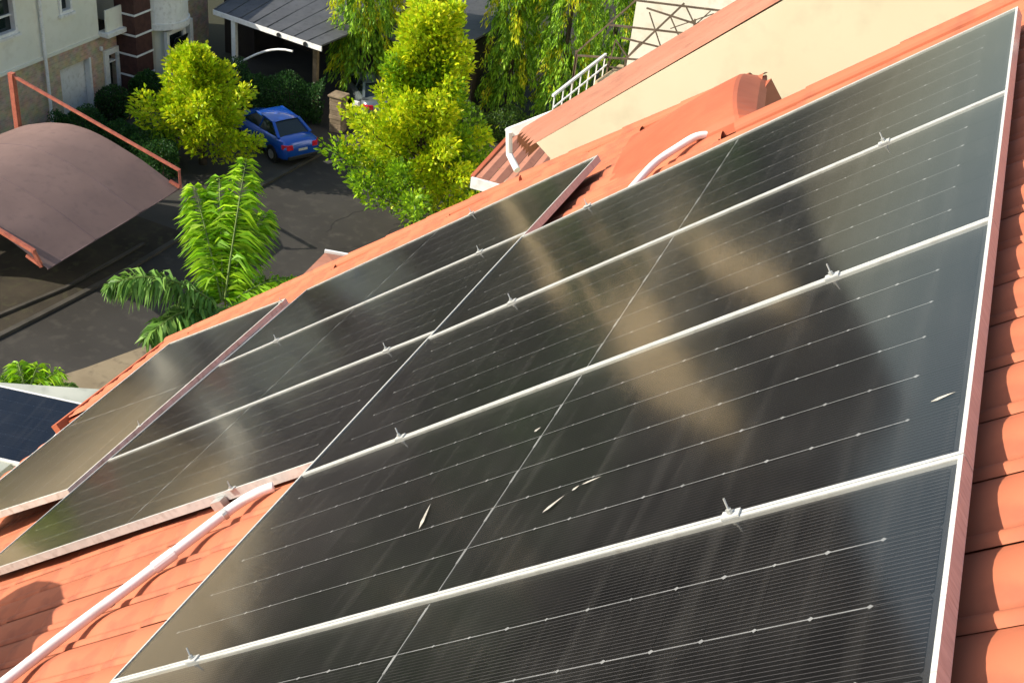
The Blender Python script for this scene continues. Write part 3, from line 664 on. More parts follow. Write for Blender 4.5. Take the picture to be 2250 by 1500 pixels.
mb = MB(); mb.prism([Vector((-5.6, 15.6, 12.3)) - ll, Vector((-2.5, 15.6, 12.3)) - ll, Vector((-2.5, 15.6, 0)) - ll, Vector((-5.6, 15.6, 0)) - ll], (0, 0.7, 0)); mb.build('wall', M['cream'], lr)

# tiny roof corner peeking over the verge further left
tr_ = empty('porch_roof', (-9.0, 17.0, 0), label='white fascia corner of a porch roof peeking over the verge by the palm', cat='roof')
tl = Vector((-9.0, 17.0, 0))
mb = MB(); mb.bar(Vector((-9.05, 16.45, 9.72)) - tl, Vector((-7.6, 16.75, 9.72)) - tl, 0.05, 0.10); mb.build('fascia', M['white'], tr_)
mb = MB(); mb.prism([Vector((-9.02, 16.40, 9.74)) - tl, Vector((-7.6, 16.70, 9.74)) - tl, Vector((-7.4, 14.6, 10.4)) - tl, Vector((-8.5, 14.2, 10.2)) - tl], (0, 0, -0.06)); mb.build('roof', M['tile_dull'], tr_)
mb = MB(); mb.box(-8.5 - tl.x, -7.5 - tl.x, 14.2 - tl.y, 16.2 - tl.y, 0, 9.65); mb.build('wall', M['cream_house'], tr_)

# ================================================================ WHITE BUILDING, STEEL FRAME, STAIR
wb = empty('white_building', (-5, 36, 0), label='tall plain white building wall behind the steel frame, top right', cat='building')
box('wall', M['white_wall'], wb, -3.75, 9.0, -1.4, 8.0, 0, 16)
box('roof', M['grey_roof'], wb, -3.9, 9.2, -1.6, 8.2, 16.0, 16.3)
box('wing_wall', M['white_wall'], wb, -3.0, 9.0, -3.4, -1.4, 0, 6.0)
st = empty('steel_frame', (-7.5, 32, 0), label='weathered steel lattice frame standing in front of the white wall', cat='frame')
sl = Vector((-7.5, 32, 0))
def truss_bar(a, b, w=0.06): MB().bar(Vector(a) - sl, Vector(b) - sl, w * 0.66).build('brace', M['truss'], st)
Yf, Yb = 31.9, 33.3
for a, b, w in (((-9.58, Yf, 8.95), (-8.10, Yf, 10.75), .07), ((-8.75, Yf, 9.93), (-6.20, Yf, 10.20), .075), ((-8.72, Yb, 9.2), (-6.2, Yb, 9.15), .07),
                ((-8.08, Yf, 9.13), (-6.75, Yf, 10.95), .085), ((-8.15, Yf, 10.75), (-5.6, Yf, 10.98), .075), ((-8.1, Yb, 10.2), (-6.0, Yb, 10.0), .07),
                ((-8.0, Yb, 10.1), (-7.0, Yb, 8.3), .05), ((-6.35, Yf, 10.15), (-6.37, Yf, 10.60), .08), ((-6.45, Yf, 10.2), (-6.5, Yf, 9.0), .06),
                ((-9.56, Yf, 8.86), (-6.78, Yf, 9.30), .075), ((-8.62, Yf, 8.75), (-7.0, Yf, 8.85), .06), ((-8.49, Yf, 9.56), (-8.08, Yf, 9.15), .055), ((-8.49, Yf, 9.56), (-8.60, Yf, 8.6), .05),
                ((-7.4, Yb, 10.15), (-6.6, Yb, 9.0), .05), ((-6.9, Yb, 8.6), (-6.2, Yb, 9.6), .05), ((-6.7, Yf, 10.9), (-6.2, Yf, 10.25), .05), ((-6.0, Yf, 10.9), (-6.45, Yf, 10.3), .045), ((-7.0, Yf, 10.2), (-5.9, Yf, 10.85), .04),
                ((-9.55, Yf, 8.9), (-9.6, Yf, 6.5), .08), ((-8.6, Yf, 8.9), (-8.62, Yf, 6.0), .07), ((-6.4, Yf, 9.2), (-6.4, Yf, 0), .09), ((-8.10, Yf, 9.1), (-8.1, Yf, 0), .09), ((-9.58, Yf, 9.0), (-9.6, Yf, 0), .08),
                ((-8.08, Yf, 9.13), (-8.1, Yb, 9.2), .05), ((-6.4, Yf, 9.9), (-6.4, Yb, 9.9), .05), ((-6.3, Yb, 10.1), (-6.3, Yb, 0), .08)):
    truss_bar(a, b, w)
rs = empty('stair_railing', (-8.8, 30, 0), label='white stair railing of parallel bars climbing beside the steel frame', cat='railing')
rl0 = Vector((-8.8, 30, 0))
for k in range(4):
    o_ = Vector((0.10 * k, -0.08 * k, -0.26 * k)); MB().bar(Vector((-8.91, 28.1, 9.0)) + o_ - rl0, Vector((-8.74, 32.0, 9.05)) + o_ - rl0, 0.065 if k == 0 else 0.035).build('rail', M['white'] if k == 0 else M['pvc'], rs)
for k in range(7):
    t = k / 6; p = Vector((-8.88, 28.15, 9.0)).lerp(Vector((-8.72, 31.9, 9.03)), t) - rl0; MB().bar(p + Vector((0, 0, -1.0)), p, 0.03).build('post', M['white'], rs)
MB().prism([Vector((-8.95, 28.1, 7.98)) - rl0, Vector((-7.2, 28.1, 7.98)) - rl0, Vector((-7.2, 32.0, 8.0)) - rl0, Vector((-8.8, 32.0, 8.0)) - rl0], (0, 0, -0.2)).build('landing', M['tan_wall'], rs)
MB().box(-8.6 - rl0.x, -7.4 - rl0.x, 28.4 - rl0.y, 31.8 - rl0.y, 0, 7.78).build('support_wall', M['tan_wall'], rs)
tw = empty('sandy_wall', (-8.3, 31.5, 0), label='small sunlit sand-coloured wedge wall at the foot of the steel frame', cat='wall')
MB().prism([(-0.35, -0.9, 7.9), (0.45, -0.9, 7.9), (0.45, 0.9, 7.9), (-0.2, 0.9, 7.9)], (0.05, 0.2, 0.75)).build('block', M['tan_wall'], tw)

# ================================================================ TOWNHOUSE
FX = -31.67
th = empty('townhouse', (FX, 36.0, 0), label='cream townhouse with stone-clad ground floor and maroon pilaster, upper left', cat='house')
def tb(name, m, x0, x1, y0, y1, z0, z1, parent=None, bevel=0):     # x measured out from the facade
    return box(name, m, parent or th, x0, x1, y0 - 36.0, y1 - 36.0, z0, z1, bevel=bevel)
HT = 5.95
# facade built as piers and spandrels around the openings
openings_g = [(35.9, 37.7, 0.0, 2.12), (38.75, 39.3, 0.0, 1.95)]
# ground floor (stone)
gy = [24.0, 35.9, 37.7, 38.75, 39.3, 46.0]
tb('stone_wall', M['stone_clad'], -0.3, 0, 31.4, 35.9, 0, 2.86); tb('stone_wall', M['stone_clad'], -0.3, 0, 37.7, 38.75, 0, 2.86); tb('stone_wall', M['stone_clad'], -0.3, 0, 39.3, 46.0, 0, 2.86)
tb('stone_lintel', M['stone_clad'], -0.3, 0, 35.9, 37.7, 2.12, 2.86); tb('stone_lintel', M['stone_clad'], -0.3, 0, 38.75, 39.3, 1.95, 2.86)
# upper floor
def upper(y0, y1, z0, z1): tb('upper_wall', M['cream_house'], -0.3, 0.06, y0, y1, z0, z1)
upper(31.4, 32.3, 2.862, HT); upper(32.3, 33.8, 2.862, 4.18); upper(32.3, 33.8, 5.7, HT); upper(33.8, 36.1, 2.862, HT); upper(36.1, 36.8, 2.862, 4.25); upper(36.1, 36.8, 5.6, HT)
upper(36.8, 38.3, 2.862, HT); upper(38.3, 39.9, 5.6, HT); upper(39.9, 46.0, 2.862, HT)
tb('inner_wall', M['cream_house'], -1.6, -1.5, 37.5, 40.5, 2.9, 5.6)
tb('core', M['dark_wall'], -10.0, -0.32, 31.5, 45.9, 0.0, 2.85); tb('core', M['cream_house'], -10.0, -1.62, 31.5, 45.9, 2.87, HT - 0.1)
tb('core', M['cream_house'], -1.62, -0.32, 31.5, 38.2, 2.87, HT - 0.1); tb('core', M['cream_house'], -1.62, -0.32, 40.0, 45.9, 2.87, HT - 0.1)
def window(y0, y1, z0, z1, x=0.0, mull=None, fr=0.10):
    w = tb('window', M['dark_glass'], x - 0.12, x - 0.10, y0, y1, z0, z1)
    for (a, b, c, d_) in ((y0 - fr, y1 + fr, z1 - 0.02, z1 + fr), (y0 - fr, y1 + fr, z0 - fr, z0 + 0.02), (y0 - fr, y0 + 0.02, z0 + .021, z1 - .021), (y1 - 0.02, y1 + fr, z0 + .021, z1 - .021)):
        box('frame', M['white'], w, x - 0.09, x + 0.13, a - 36, b - 36, c, d_)
    box('mullion', M['white'], w, x - 0.095, x - 0.02, y0 + 0.021 - 36, y1 - 0.021 - 36, (z0 + z1) / 2 - 0.035 if mull is None else mull - 0.035, (z0 + z1) / 2 + 0.035 if mull is None else mull + 0.035)
    box('sill', M['white'], w, x - 0.02, x + 0.20, y0 - fr - 0.08 - 36, y1 + fr + 0.08 - 36, z0 - fr - 0.10, z0 - fr - 0.002)
window(32.5, 33.70, 4.32, 5.6, mull=4.9); window(36.2, 36.72, 4.38, 5.5)
# balcony recess and slab
tb('balcony_slab', M['white'], 0.0, 0.55, 38.25, 39.95, 2.87, 3.06, bevel=0.015)
tb('balcony_panel', M['cream_house'], 0.30, 0.36, 38.4, 39.9, 3.062, 3.95)
# garage recess
tb('garage_door', M['white'], -0.29, -0.25, 35.95, 37.65, 0.0, 2.1)
tb('garage_reveal', M['white'], -0.24, 0.03, 37.62, 37.72, 0.0, 2.14)
# front door
dr = tb('door', M['dark_glass'], -0.28, -0.22, 38.77, 39.28, 0.02, 1.55)
tb('fanlight', M['dark_glass'], -0.28, -0.24, 38.77, 39.28, 1.62, 1.94)
tb('door_rail', M['white'], -0.23, -0.02, 38.77, 39.28, 1.552, 1.618)
for y0, y1, z0, z1 in ((38.5, 38.76, 0, 2.18), (39.29, 39.62, 0, 2.18), (38.762, 39.288, 1.945, 2.18)): tb('door_frame', M['white'], -0.02, 0.09, y0, y1, z0, z1)
tb('lamp', M['white'], 0.0, 0.12, 38.3, 38.42, 2.25, 2.42, bevel=0.02)
# drainpipe
mb = MB(); mb.tube([(0.17, 35.0 - 36, 0.05), (0.17, 35.0 - 36, HT)], 0.065, 10); mb.build('drainpipe', M['white'], th)
# pilaster with chevron bands
tb('pilaster', M['maroon'], 0.0, 0.97, 39.42, 40.5, 0, HT)
for z in (0.96, 1.86, 2.72, 3.58, 4.5, 5.4): tb('pilaster_band', M['white'], 0.0, 1.0, 39.39, 40.53, z, z + 0.075)
# round bay with balcony slab
def half_round(name, m, cy, r, z0, z1, rx, parent=None, n=14):
    mb = MB(); pts = [(rx * math.sin(math.pi * i / n), cy - 36 - r * math.cos(math.pi * i / n), z0) for i in range(n + 1)]
    mb.prism(pts, (0, 0, z1 - z0)); return mb.build(name, m, parent or th)
half_round('balcony_slab', M['white'], 41.75, 1.45, 2.72, 2.98, 1.75)
half_round('balcony_wall', M['white'], 41.75, 1.40, 2.982, 3.95, 1.68)
half_round('balcony_slab', M['white'], 41.75, 1.45, 3.952, 4.05, 1.75)
half_round('bay', M['cream_house'], 41.75, 1.05, 0.0, 2.718, 1.25)
bw = empty('bay_window', (0, 0, 0)); bw.parent = th
box('glass', M['dark_glass'], bw, 1.255, 1.275, 41.15 - 36, 42.15 - 36, 0.7, 2.45)
for (a, b, c, d_) in ((41.0, 41.16, 0.55, 2.6), (42.14, 42.32, 0.55, 2.6), (41.162, 42.138, 2.43, 2.6), (41.162, 42.138, 0.55, 0.71), (41.162, 42.138, 1.5, 1.57)): box('frame', M['white'], bw, 1.20, 1.36, a - 36, b - 36, c, d_)
mb = MB(); mb.hexa([(1.30, 41.2 - 36, 1.6), (1.30, 42.1 - 36, 1.6), (1.34, 42.1 - 36, 1.6), (1.34, 41.2 - 36, 1.6), (1.62, 41.2 - 36, 2.35), (1.62, 42.1 - 36, 2.35), (1.66, 42.1 - 36, 2.35), (1.66, 41.2 - 36, 2.35)]); mb.build('open_sash', M['dark_glass'], bw)
tb('bay_corner_post', M['white'], 1.05, 1.30, 42.72, 42.95, 0, 2.717)
# string course and roof
tb('string_course', M['cream_house'], 0.06, 0.12, 31.4, 38.25, 2.84, 2.95)
mb = MB(); y0, y1 = 30.8 - 36, 46.6 - 36
mb.add([(0.6, y0, HT), (0.6, y1, HT), (-10.6, y1, HT), (-10.6, y0, HT), (-4.5, y0 + 5, HT + 1.3), (-4.5, y1 - 5, HT + 1.3)], [(0, 1, 5, 4), (1, 2, 5), (2, 3, 4, 5), (3, 0, 4), (3, 2, 1, 0)])
mb.build('roof', M['brown_roof'], th)

# ================================================================ CARPORTS
cp = empty('carport', (-25.5, 27.0, 0), label='arched mauve fabric carport on red steel beams, left edge', cat='carport')
cl_ = Vector((-25.5, 27.0, 0))
def arch(x):     # height across the vault
    s = (x + 29.4) / 7.4
    pts = [(0, 2.05), (0.16, 2.70), (0.30, 3.06), (0.43, 3.24), (0.53, 3.22), (0.62, 3.09), (0.80, 2.68), (1.0, 2.02)]
    for (a, za), (b, zb) in zip(pts[:-1], pts[1:]):
        if s <= b + 1e-6:
            t = (s - a) / (b - a); return za + (zb - za) * t
    return pts[-1][1]
xs = np.linspace(-29.4, -22.0, 33); zs = np.array([arch(x) for x in xs])
for _ in range(1): zs[1:-1] = 0.25 * zs[:-2] + 0.5 * zs[1:-1] + 0.25 * zs[2:]
nyc = 18
bands = [(23.6, 25.7), (25.7, 27.85), (27.85, 30.0)]
for bi, (ya, yb) in enumerate(bands):
    mb = MB(); nyb = 8
    for i, x in enumerate(xs):
        for j in range(nyb + 1):
            t = j / nyb; y = ya + (yb - ya) * t
            mb.v.append((x - cl_.x, y - cl_.y, zs[i] - 0.015 * math.sin(math.pi * t) + 0.004 * bi))
    for i in range(len(xs) - 1):
        for j in range(nyb): mb.f.append((i * (nyb + 1) + j, (i + 1) * (nyb + 1) + j, (i + 1) * (nyb + 1) + j + 1, i * (nyb + 1) + j + 1))
    o = mb.build('fabric_panel', M['fabric'] if bi != 1 else M['fabric'], cp, smooth=True)
for y in (25.7, 27.85):
    mb = MB(); mb.tube([(x - cl_.x, y - cl_.y, z_ + 0.006) for x, z_ in zip(xs, zs)], 0.012, 5); mb.build('fabric_seam', M['fabric_b'], cp)
def cbar(name, a, b, w=0.12): MB().bar(Vector(a) - cl_, Vector(b) - cl_, w).build(name, M['rust'], cp)
cbar('post', (-28.6, 30.1, 0), (-28.6, 30.1, 4.45), 0.18)
cbar('beam', (-28.55, 30.1, 4.36), (-22.02, 30.1, 2.62), 0.085)
cbar('beam_end', (-22.05, 30.1, 2.64), (-21.92, 29.95, 2.06), 0.08)
cbar('post', (-28.6, 23.7, 0), (-28.6, 23.7, 4.2), 0.2)
cbar('beam', (-28.55, 23.6, 4.2), (-22.35, 23.55, 2.5), 0.11)
cbar('beam_end', (-22.4, 23.55, 2.52), (-22.2, 23.6, 2.02), 0.10)
MB().bar(Vector((-22.0, 23.6, 2.0)) - cl_, Vector((-22.0, 30.0, 2.0)) - cl_, 0.03).build('edge_cord', M['fabric_b'], cp)
cbar('bracket', (-22.3, 29.9, 2.25), (-21.95, 29.95, 2.1), 0.09)
cbar('bracket', (-22.7, 23.6, 2.25), (-22.2, 23.6, 2.05), 0.09)

c2 = empty('grey_carport', (-26, 44, 0), label='grey sheet-roofed carport with white fascia and post, top centre left', cat='carport')
c2l = Vector((-26, 44, 0))
mb = MB(); mb.prism([Vector(p) - c2l for p in ((-29.1, 42.75, 3.36), (-23.3, 41.65, 3.36), (-22.2, 47.2, 3.75), (-29.5, 49.5, 3.9))], (0, 0, 0.06)); mb.build('roof', M['grey_roof'], c2)
for k in range(9):
    t = k / 8; a = Vector((-29.1, 42.75, 3.43)).lerp(Vector((-23.3, 41.65, 3.43)), t); b = Vector((-29.5, 49.5, 3.97)).lerp(Vector((-22.2, 47.2, 3.82)), t); MB().bar(a - c2l, b - c2l, 0.05, 0.04).build('roof_rib', M['grey_roof'], c2)
MB().bar(Vector((-29.15, 42.72, 3.30)) - c2l, Vector((-23.25, 41.60, 3.30)) - c2l, 0.05, 0.20).build('fascia', M['white'], c2)
for t in (0.62, 0.86):
    p = Vector((-29.15, 42.69, 3.30)).lerp(Vector((-23.25, 41.57, 3.30)), t) - c2l; MB().tube([p, p + Vector((0.0, -0.06, 0))], 0.09, 10).build('fascia_lamp', M['plastic_black'], c2)
MB().box(-28.2 - c2l.x, -28.0 - c2l.x, 42.6 - c2l.y, 42.8 - c2l.y, 0, 3.2).build('post', M['white'], c2)
ap = [(-27.8 + 3.2 * t, 41.9 - 0.3 * t, 1.35 + 1.55 * math.sin(math.pi / 2 * t)) for t in np.linspace(0, 1, 10)]
mb = MB(); mb.tube([Vector(p) - c2l for p in ap], 0.045, 8); mb.build('arch_tube', M['pvc'], c2)
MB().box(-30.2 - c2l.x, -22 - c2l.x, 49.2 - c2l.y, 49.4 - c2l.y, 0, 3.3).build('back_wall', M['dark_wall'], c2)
MB().box(-24.62 - c2l.x, -24.42 - c2l.x, 43.3 - c2l.y, 43.5 - c2l.y, 0, 2.6).build('inner_post', M['stone_pillar'], c2)
c3 = empty('grey_shed', (-20.5, 47, 0), label='second grey sheet roof glimpsed between the weeping trees', cat='shed')
MB().prism([(-2.3, -1.9, 3.2), (1.6, -3.6, 3.3), (3.0, 3.5, 3.9), (-1.5, 4.5, 3.9)], (0, 0, 0.08)).build('roof', M['grey_roof'], c3)
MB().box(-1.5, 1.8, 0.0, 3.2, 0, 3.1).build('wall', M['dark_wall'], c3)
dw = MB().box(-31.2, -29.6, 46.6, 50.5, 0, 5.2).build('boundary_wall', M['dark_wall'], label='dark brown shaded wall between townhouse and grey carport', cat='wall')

# gate pillar and sign post
gp = empty('gate_pillar', (-22.35, 41.5, 0), label='rough stone gate pillar beside the parked blue car', cat='pillar')
for k in range(8):
    s_ = 0.27 + random.uniform(-0.015, 0.015); box('stone', M['stone_pillar'], gp, -s_, s_, -s_, s_, k * 0.19 + 0.004, k * 0.19 + 0.186, bevel=0.012)
box('cap', M['stone_pillar'], gp, -0.34, 0.34, -0.34, 0.34, 1.524, 1.62, bevel=0.02)
sg = empty('white_meter_post', (-22.0, 42.4, 0), label='small white box on a post beside the stone pillar', cat='post')
box('post', M['steel'], sg, -0.03, 0.03, -0.03, 0.03, 0, 0.7); box('panel', M['white'], sg, -0.13, 0.13, -0.08, 0.08, 0.7, 1.1, bevel=0.01)

# ================================================================ CARS
def car(name, loc, heading, paint, label):
    root = empty(name, loc, label=label, cat='car', group='parked cars'); root.rotation_euler = (0, 0, heading)   # local +x = forward
    st_ = [(-2.22, 0.42, 0.72, 0.60), (-2.17, 0.30, 0.92, 0.76), (-2.0, 0.24, 1.03, 0.84), (-1.55, 0.21, 1.04, 0.895), (-0.9, 0.20, 1.00, 0.91), (0.0, 0.20, 0.97, 0.91), (0.9, 0.20, 0.95, 0.905), (1.5, 0.22, 0.88, 0.88), (1.95, 0.25, 0.76, 0.80), (2.15, 0.32, 0.66, 0.66), (2.22, 0.42, 0.58, 0.50)]
    mb = MB(); ring = None
    def sect(x, zb, zt, w):
        H = zt - zb
        half = [(w * 0.80, zb), (w * 0.97, zb + 0.10 * H), (w, zb + 0.38 * H), (w * 0.985, zb + 0.66 * H), (w * 0.93, zb + 0.88 * H), (w * 0.80, zt - 0.015), (w * 0.42, zt + 0.012)]
        return [(x, y, z) for y, z in half] + [(x, -y, z) for y, z in reversed(half)]
    S = [sect(*s) for s in st_]; n = len(S[0])
    for s in S: mb.v += s
    for i in range(len(S) - 1):
        for j in range(n): mb.f.append((i * n + j, i * n + (j + 1) % n, (i + 1) * n + (j + 1) % n, (i + 1) * n + j))
    mb.f.append(tuple(range(n))); mb.f.append(tuple((len(S) - 1) * n + j for j in reversed(range(n))))
    body = mb.build('body', M[paint], root, smooth=True)
    # greenhouse
    base = [(-1.62, 0.72, 1.02), (1.02, 0.76, 0.96)]; top = [(-0.98, 0.56, 1.42), (0.22, 0.58, 1.43)]
    def gq(name, pts, m): return MB().add(pts, [(0, 1, 2, 3)]).build(name, m, root)
    (bx0, bw0, bz0), (bx1, bw1, bz1) = base; (tx0, tw0, tz0), (tx1, tw1, tz1) = top
    gq('rear_window', [(bx0, bw0 - .06, bz0), (bx0, -bw0 + .06, bz0), (tx0, -tw0 + .03, tz0), (tx0, tw0 - .03, tz0)], M['dark_glass'])
    gq('windscreen', [(bx1, -bw1, bz1), (bx1, bw1, bz1), (tx1, tw1, tz1), (tx1, -tw1, tz1)], M['dark_glass'])
    for s in (1, -1): gq('side_window', [(bx0, s * bw0, bz0), (bx1, s * bw1, bz1), (tx1, s * tw1, tz1), (tx0, s * tw0, tz0)], M['dark_glass'])
    rf = MB(); n2 = 8
    for i in range(n2 + 1):
        t = i / n2; x = tx0 - 0.05 + (tx1 + 0.05 - tx0 + 0.05) * t; z = 1.425 + 0.045 * math.sin(math.pi * t)
        for y in (-0.585, -0.4, 0, 0.4, 0.585): rf.v.append((x, y, z + 0.03 * (1 - (y / 0.585) ** 2)))
    for i in range(n2):
        for j in range(4): rf.f.append((i * 5 + j, (i + 1) * 5 + j, (i + 1) * 5 + j + 1, i * 5 + j + 1))
    rf.build('roof', M[paint], root, smooth=True)
    for s in (1, -1):
        for p, q, w in (((bx0, s * bw0, bz0), (tx0, s * tw0, tz0), .11), ((bx1, s * bw1, bz1), (tx1, s * tw1, tz1), .07), ((-0.25, s * 0.745, 0.99), (-0.35, s * 0.575, 1.43), .06), ((tx0, s * tw0, tz0), (tx1, s * tw1, tz1), .06)):
            MB().bar(p, q, w).build('pillar', M[paint], root)
        mb = MB(); mb.hexa([(-2.235, s * .42, .70), (-2.235, s * .66, .70), (-2.02, s * .845, .72), (-2.0, s * .6, .72), (-2.215, s * .44, .90), (-2.2, s * .68, .90), (-1.98, s * .85, .90), (-1.98, s * .6, .90)]); mb.build('tail_light', M['lamp_red'], root, bevel=0.015)
        mb = MB(); mb.hexa([(2.2, s * .42, .52), (2.17, s * .62, .52), (1.9, s * .80, .56), (1.9, s * .5, .56), (2.16, s * .42, .66), (2.12, s * .62, .68), (1.85, s * .79, .74), (1.85, s * .5, .74)]); mb.build('headlight', M['lamp_clear'], root)
        box('mirror', M[paint], root, 0.70, 0.85, s * 0.95 - 0.09, s * 0.95 + 0.09, 0.96, 1.08, bevel=0.02)
        box('door_handle', M['rim'], root, -0.75, -0.58, s * 0.912 - 0.012, s * 0.912 + 0.012, 0.80, 0.83)
        for wx in (-1.38, 1.38):
            wh = MB(); wh.tube([(wx, s * 0.70, 0.32), (wx, s * 0.905, 0.32)], 0.37, 20); wh.build('wheel_arch', M['plastic_black'], root)
            ty = MB(); ty.tube([(wx, s * 0.72, 0.32), (wx, s * 0.76, 0.32), (wx, s * 0.88, 0.32), (wx, s * 0.925, 0.32)], [0.28, 0.32, 0.32, 0.28], 24); t_o = ty.build('tyre', M['rubber'], root, smooth=False)
            rm = MB(); rm.tube([(wx, s * 0.90, 0.32), (wx, s * 0.932, 0.32)], 0.19, 20); rm.build('rim', M['rim'], t_o)
    box('rear_bumper', M['plastic_black'], root, -2.27, -2.10, -0.66, 0.66, 0.30, 0.44, bevel=0.02)
    box('number_plate', M['alu_dirty'], root, -2.245, -2.225, -0.20, 0.20, 0.63, 0.72)
    box('front_bumper', M['plastic_black'], root, 2.08, 2.25, -0.55, 0.55, 0.30, 0.42, bevel=0.02)
    return root
hd = math.atan2(0.45, -0.89)
fx, fy = math.cos(hd), math.sin(hd)
car('parked_car', (-21.85 + fx * 2.2, 37.75 + fy * 2.2, 0.004), hd, 'car_blue', 'bright blue saloon car parked with its red tail light towards the road')
hd2 = math.atan2(0.75, -0.66)
car('parked_car', (-21.5 + math.cos(hd2) * 1.6, 43.6 + math.sin(hd2) * 1.6, 0.004), hd2, 'car_silver', 'silver car mostly hidden behind the big lime tree')

# ================================================================ TREES AND PLANTS
LIME = [(0.54, 0.66, 0.012), (0.46, 0.62, 0.012), (0.38, 0.56, 0.012), (0.64, 0.66, 0.014)]
LIME_G = [(0.26, 0.46, 0.014), (0.18, 0.36, 0.016), (0.34, 0.54, 0.014), (0.12, 0.25, 0.016)]
def plume_tree(name, base, height, z_low, r_low, r_top, n_pl, leaves, label, lean=(0, 0), yellow=0.5, leaf=0.15, lean_list=None, group=None, cat='tree', seedv=1, leaf_w=0.075):
    root = empty(name, base, label=label, cat=cat, group=group)
    rr = np.random.default_rng(seedv)
    tk = MB(); pts = []; rads = []
    for k in range(8):
        t = k / 7; pts.append((lean[0] * t + 0.05 * math.sin(5 * t), lean[1] * t + 0.05 * math.cos(4 * t), height * 0.9 * t)); rads.append(0.14 * (1 - t) + 0.03)
    tk.tube(pts, rads, 8); trunk = tk.build('trunk', M['bark'], root, smooth=True)
    P = []; D = []; Cc = []; br = MB()
    for k in range(n_pl):
        t = ((k + rr.random()) / n_pl) ** 0.9
        z0 = z_low + (height - z_low) * t * 0.86
        rad = (r_low * (1 - t) + r_top * t) * rr.uniform(0.55, 1.12)
        a = k * 2.39996 + rr.uniform(-0.4, 0.4)
        tilt = R(rr.uniform(18, 42) + 30 * t)
        d = np.array([math.cos(a) * math.cos(tilt), math.sin(a) * math.cos(tilt), math.sin(tilt)])
        o = np.array([lean[0] * z0 / height, lean[1] * z0 / height, z0])
        end_z = min(z0 + rad * math.tan(tilt), height)
        curve_up = rr.uniform(0.1, 0.35)
        br.tube([tuple(o), tuple(o + d * rad * 0.5), tuple(o + d * rad + np.array([0, 0, curve_up * rad * 0.5]))], [0.03, 0.02, 0.006], 4)
        nl = int(leaves * rr.uniform(0.7, 1.2) * (0.5 + rad / r_low))
        s = rr.random(nl) ** 0.6; s = 0.18 + 0.82 * s
        ctr = o[None] + d[None] * (s * rad)[:, None] + np.array([0, 0, 1.0])[None] * (curve_up * rad * 0.5 * s ** 2)[:, None]
        pr = (0.16 + 0.30 * (1 - np.abs(s - 0.62) / 0.62)) * (0.7 + 0.18 * rad)
        off = unit(rr.normal(size=(nl, 3))) * (pr * rr.random(nl) ** 0.45)[:, None]
        P.append(ctr + off); dd = unit(d[None] * 0.7 + unit(off) * 0.8 + np.array([0, 0, 0.35])[None] + rr.normal(size=(nl, 3)) * 0.35); D.append(dd)
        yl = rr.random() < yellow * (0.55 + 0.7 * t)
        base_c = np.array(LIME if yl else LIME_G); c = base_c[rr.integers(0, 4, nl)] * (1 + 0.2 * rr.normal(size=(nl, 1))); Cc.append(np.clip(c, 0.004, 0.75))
    br.build('branches', M['bark'], root)
    P = np.concatenate(P); D = np.concatenate(D); Cc = np.concatenate(Cc)
    link('crown', leaf_mesh('crown', P, D, leaf * rr.uniform(0.6, 1.3, len(P)), leaf_w * rr.uniform(0.7, 1.3, len(P)), Cc, 0.15), root)
    return root
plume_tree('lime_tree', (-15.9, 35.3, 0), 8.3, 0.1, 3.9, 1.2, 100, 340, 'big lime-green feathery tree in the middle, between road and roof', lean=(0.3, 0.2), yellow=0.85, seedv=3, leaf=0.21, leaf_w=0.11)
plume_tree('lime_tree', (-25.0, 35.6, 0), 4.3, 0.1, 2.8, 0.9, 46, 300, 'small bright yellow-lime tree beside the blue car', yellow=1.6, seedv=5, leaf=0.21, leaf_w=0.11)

def weeping(name, base, height, r, n, label, yellow=0.2, z_low=0.8, seedv=1, group='weeping mast trees'):
    root = empty(name, base, label=label, cat='tree', group=group); rr = np.random.default_rng(seedv)
    MB().tube([(0, 0, 0), (0.05, 0.03, height * 0.5), (0, 0, height)], [0.13, 0.09, 0.02], 8).build('trunk', M['bark'], root, smooth=True)
    ns = 230; P = []; D = []; Cc = []
    GR = np.array([(0.20, 0.40, 0.024), (0.28, 0.50, 0.024), (0.13, 0.28, 0.020), (0.36, 0.56, 0.026)]); YE = np.array([(0.62, 0.64, 0.016), (0.52, 0.62, 0.016), (0.70, 0.60, 0.014), (0.42, 0.56, 0.018)])
    for k in range(ns):
        z0 = z_low + 0.5 + (height - z_low) * ((k + rr.random()) / ns); a = rr.uniform(0, 2 * math.pi)
        rad = r * (0.45 + 0.55 * rr.random()) * (1 - 0.65 * max(0, (z0 / height - 0.55) / 0.45) ** 2)
        ln = rr.uniform(0.7, 1.5); nl = max(6, int(n / ns)); s = rr.random(nl)
        x = math.cos(a) * rad; y = math.sin(a) * rad
        ctr = np.stack([x * (0.75 + 0.35 * s), y * (0.75 + 0.35 * s), z0 - ln * s ** 1.2], 1) + rr.normal(size=(nl, 3)) * np.array([0.09, 0.09, 0.05])
        P.append(ctr); D.append(unit(np.array([math.cos(a) * 0.28, math.sin(a) * 0.28, -1.0])[None] + rr.normal(size=(nl, 3)) * 0.28))
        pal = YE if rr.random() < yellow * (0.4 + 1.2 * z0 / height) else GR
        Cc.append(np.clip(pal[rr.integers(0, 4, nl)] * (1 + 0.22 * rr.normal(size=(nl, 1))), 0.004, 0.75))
    P = np.concatenate(P); D = np.concatenate(D); Cc = np.concatenate(Cc); P = P[:, :]
    keep = P[:, 2] > 0.1
    P, D, Cc = P[keep], D[keep], Cc[keep]
    link('crown', leaf_mesh('crown', P, D, 0.26 * rr.uniform(0.6, 1.3, len(P)), 0.065 * rr.uniform(0.7, 1.3, len(P)), Cc, 0.0), root)
    return root
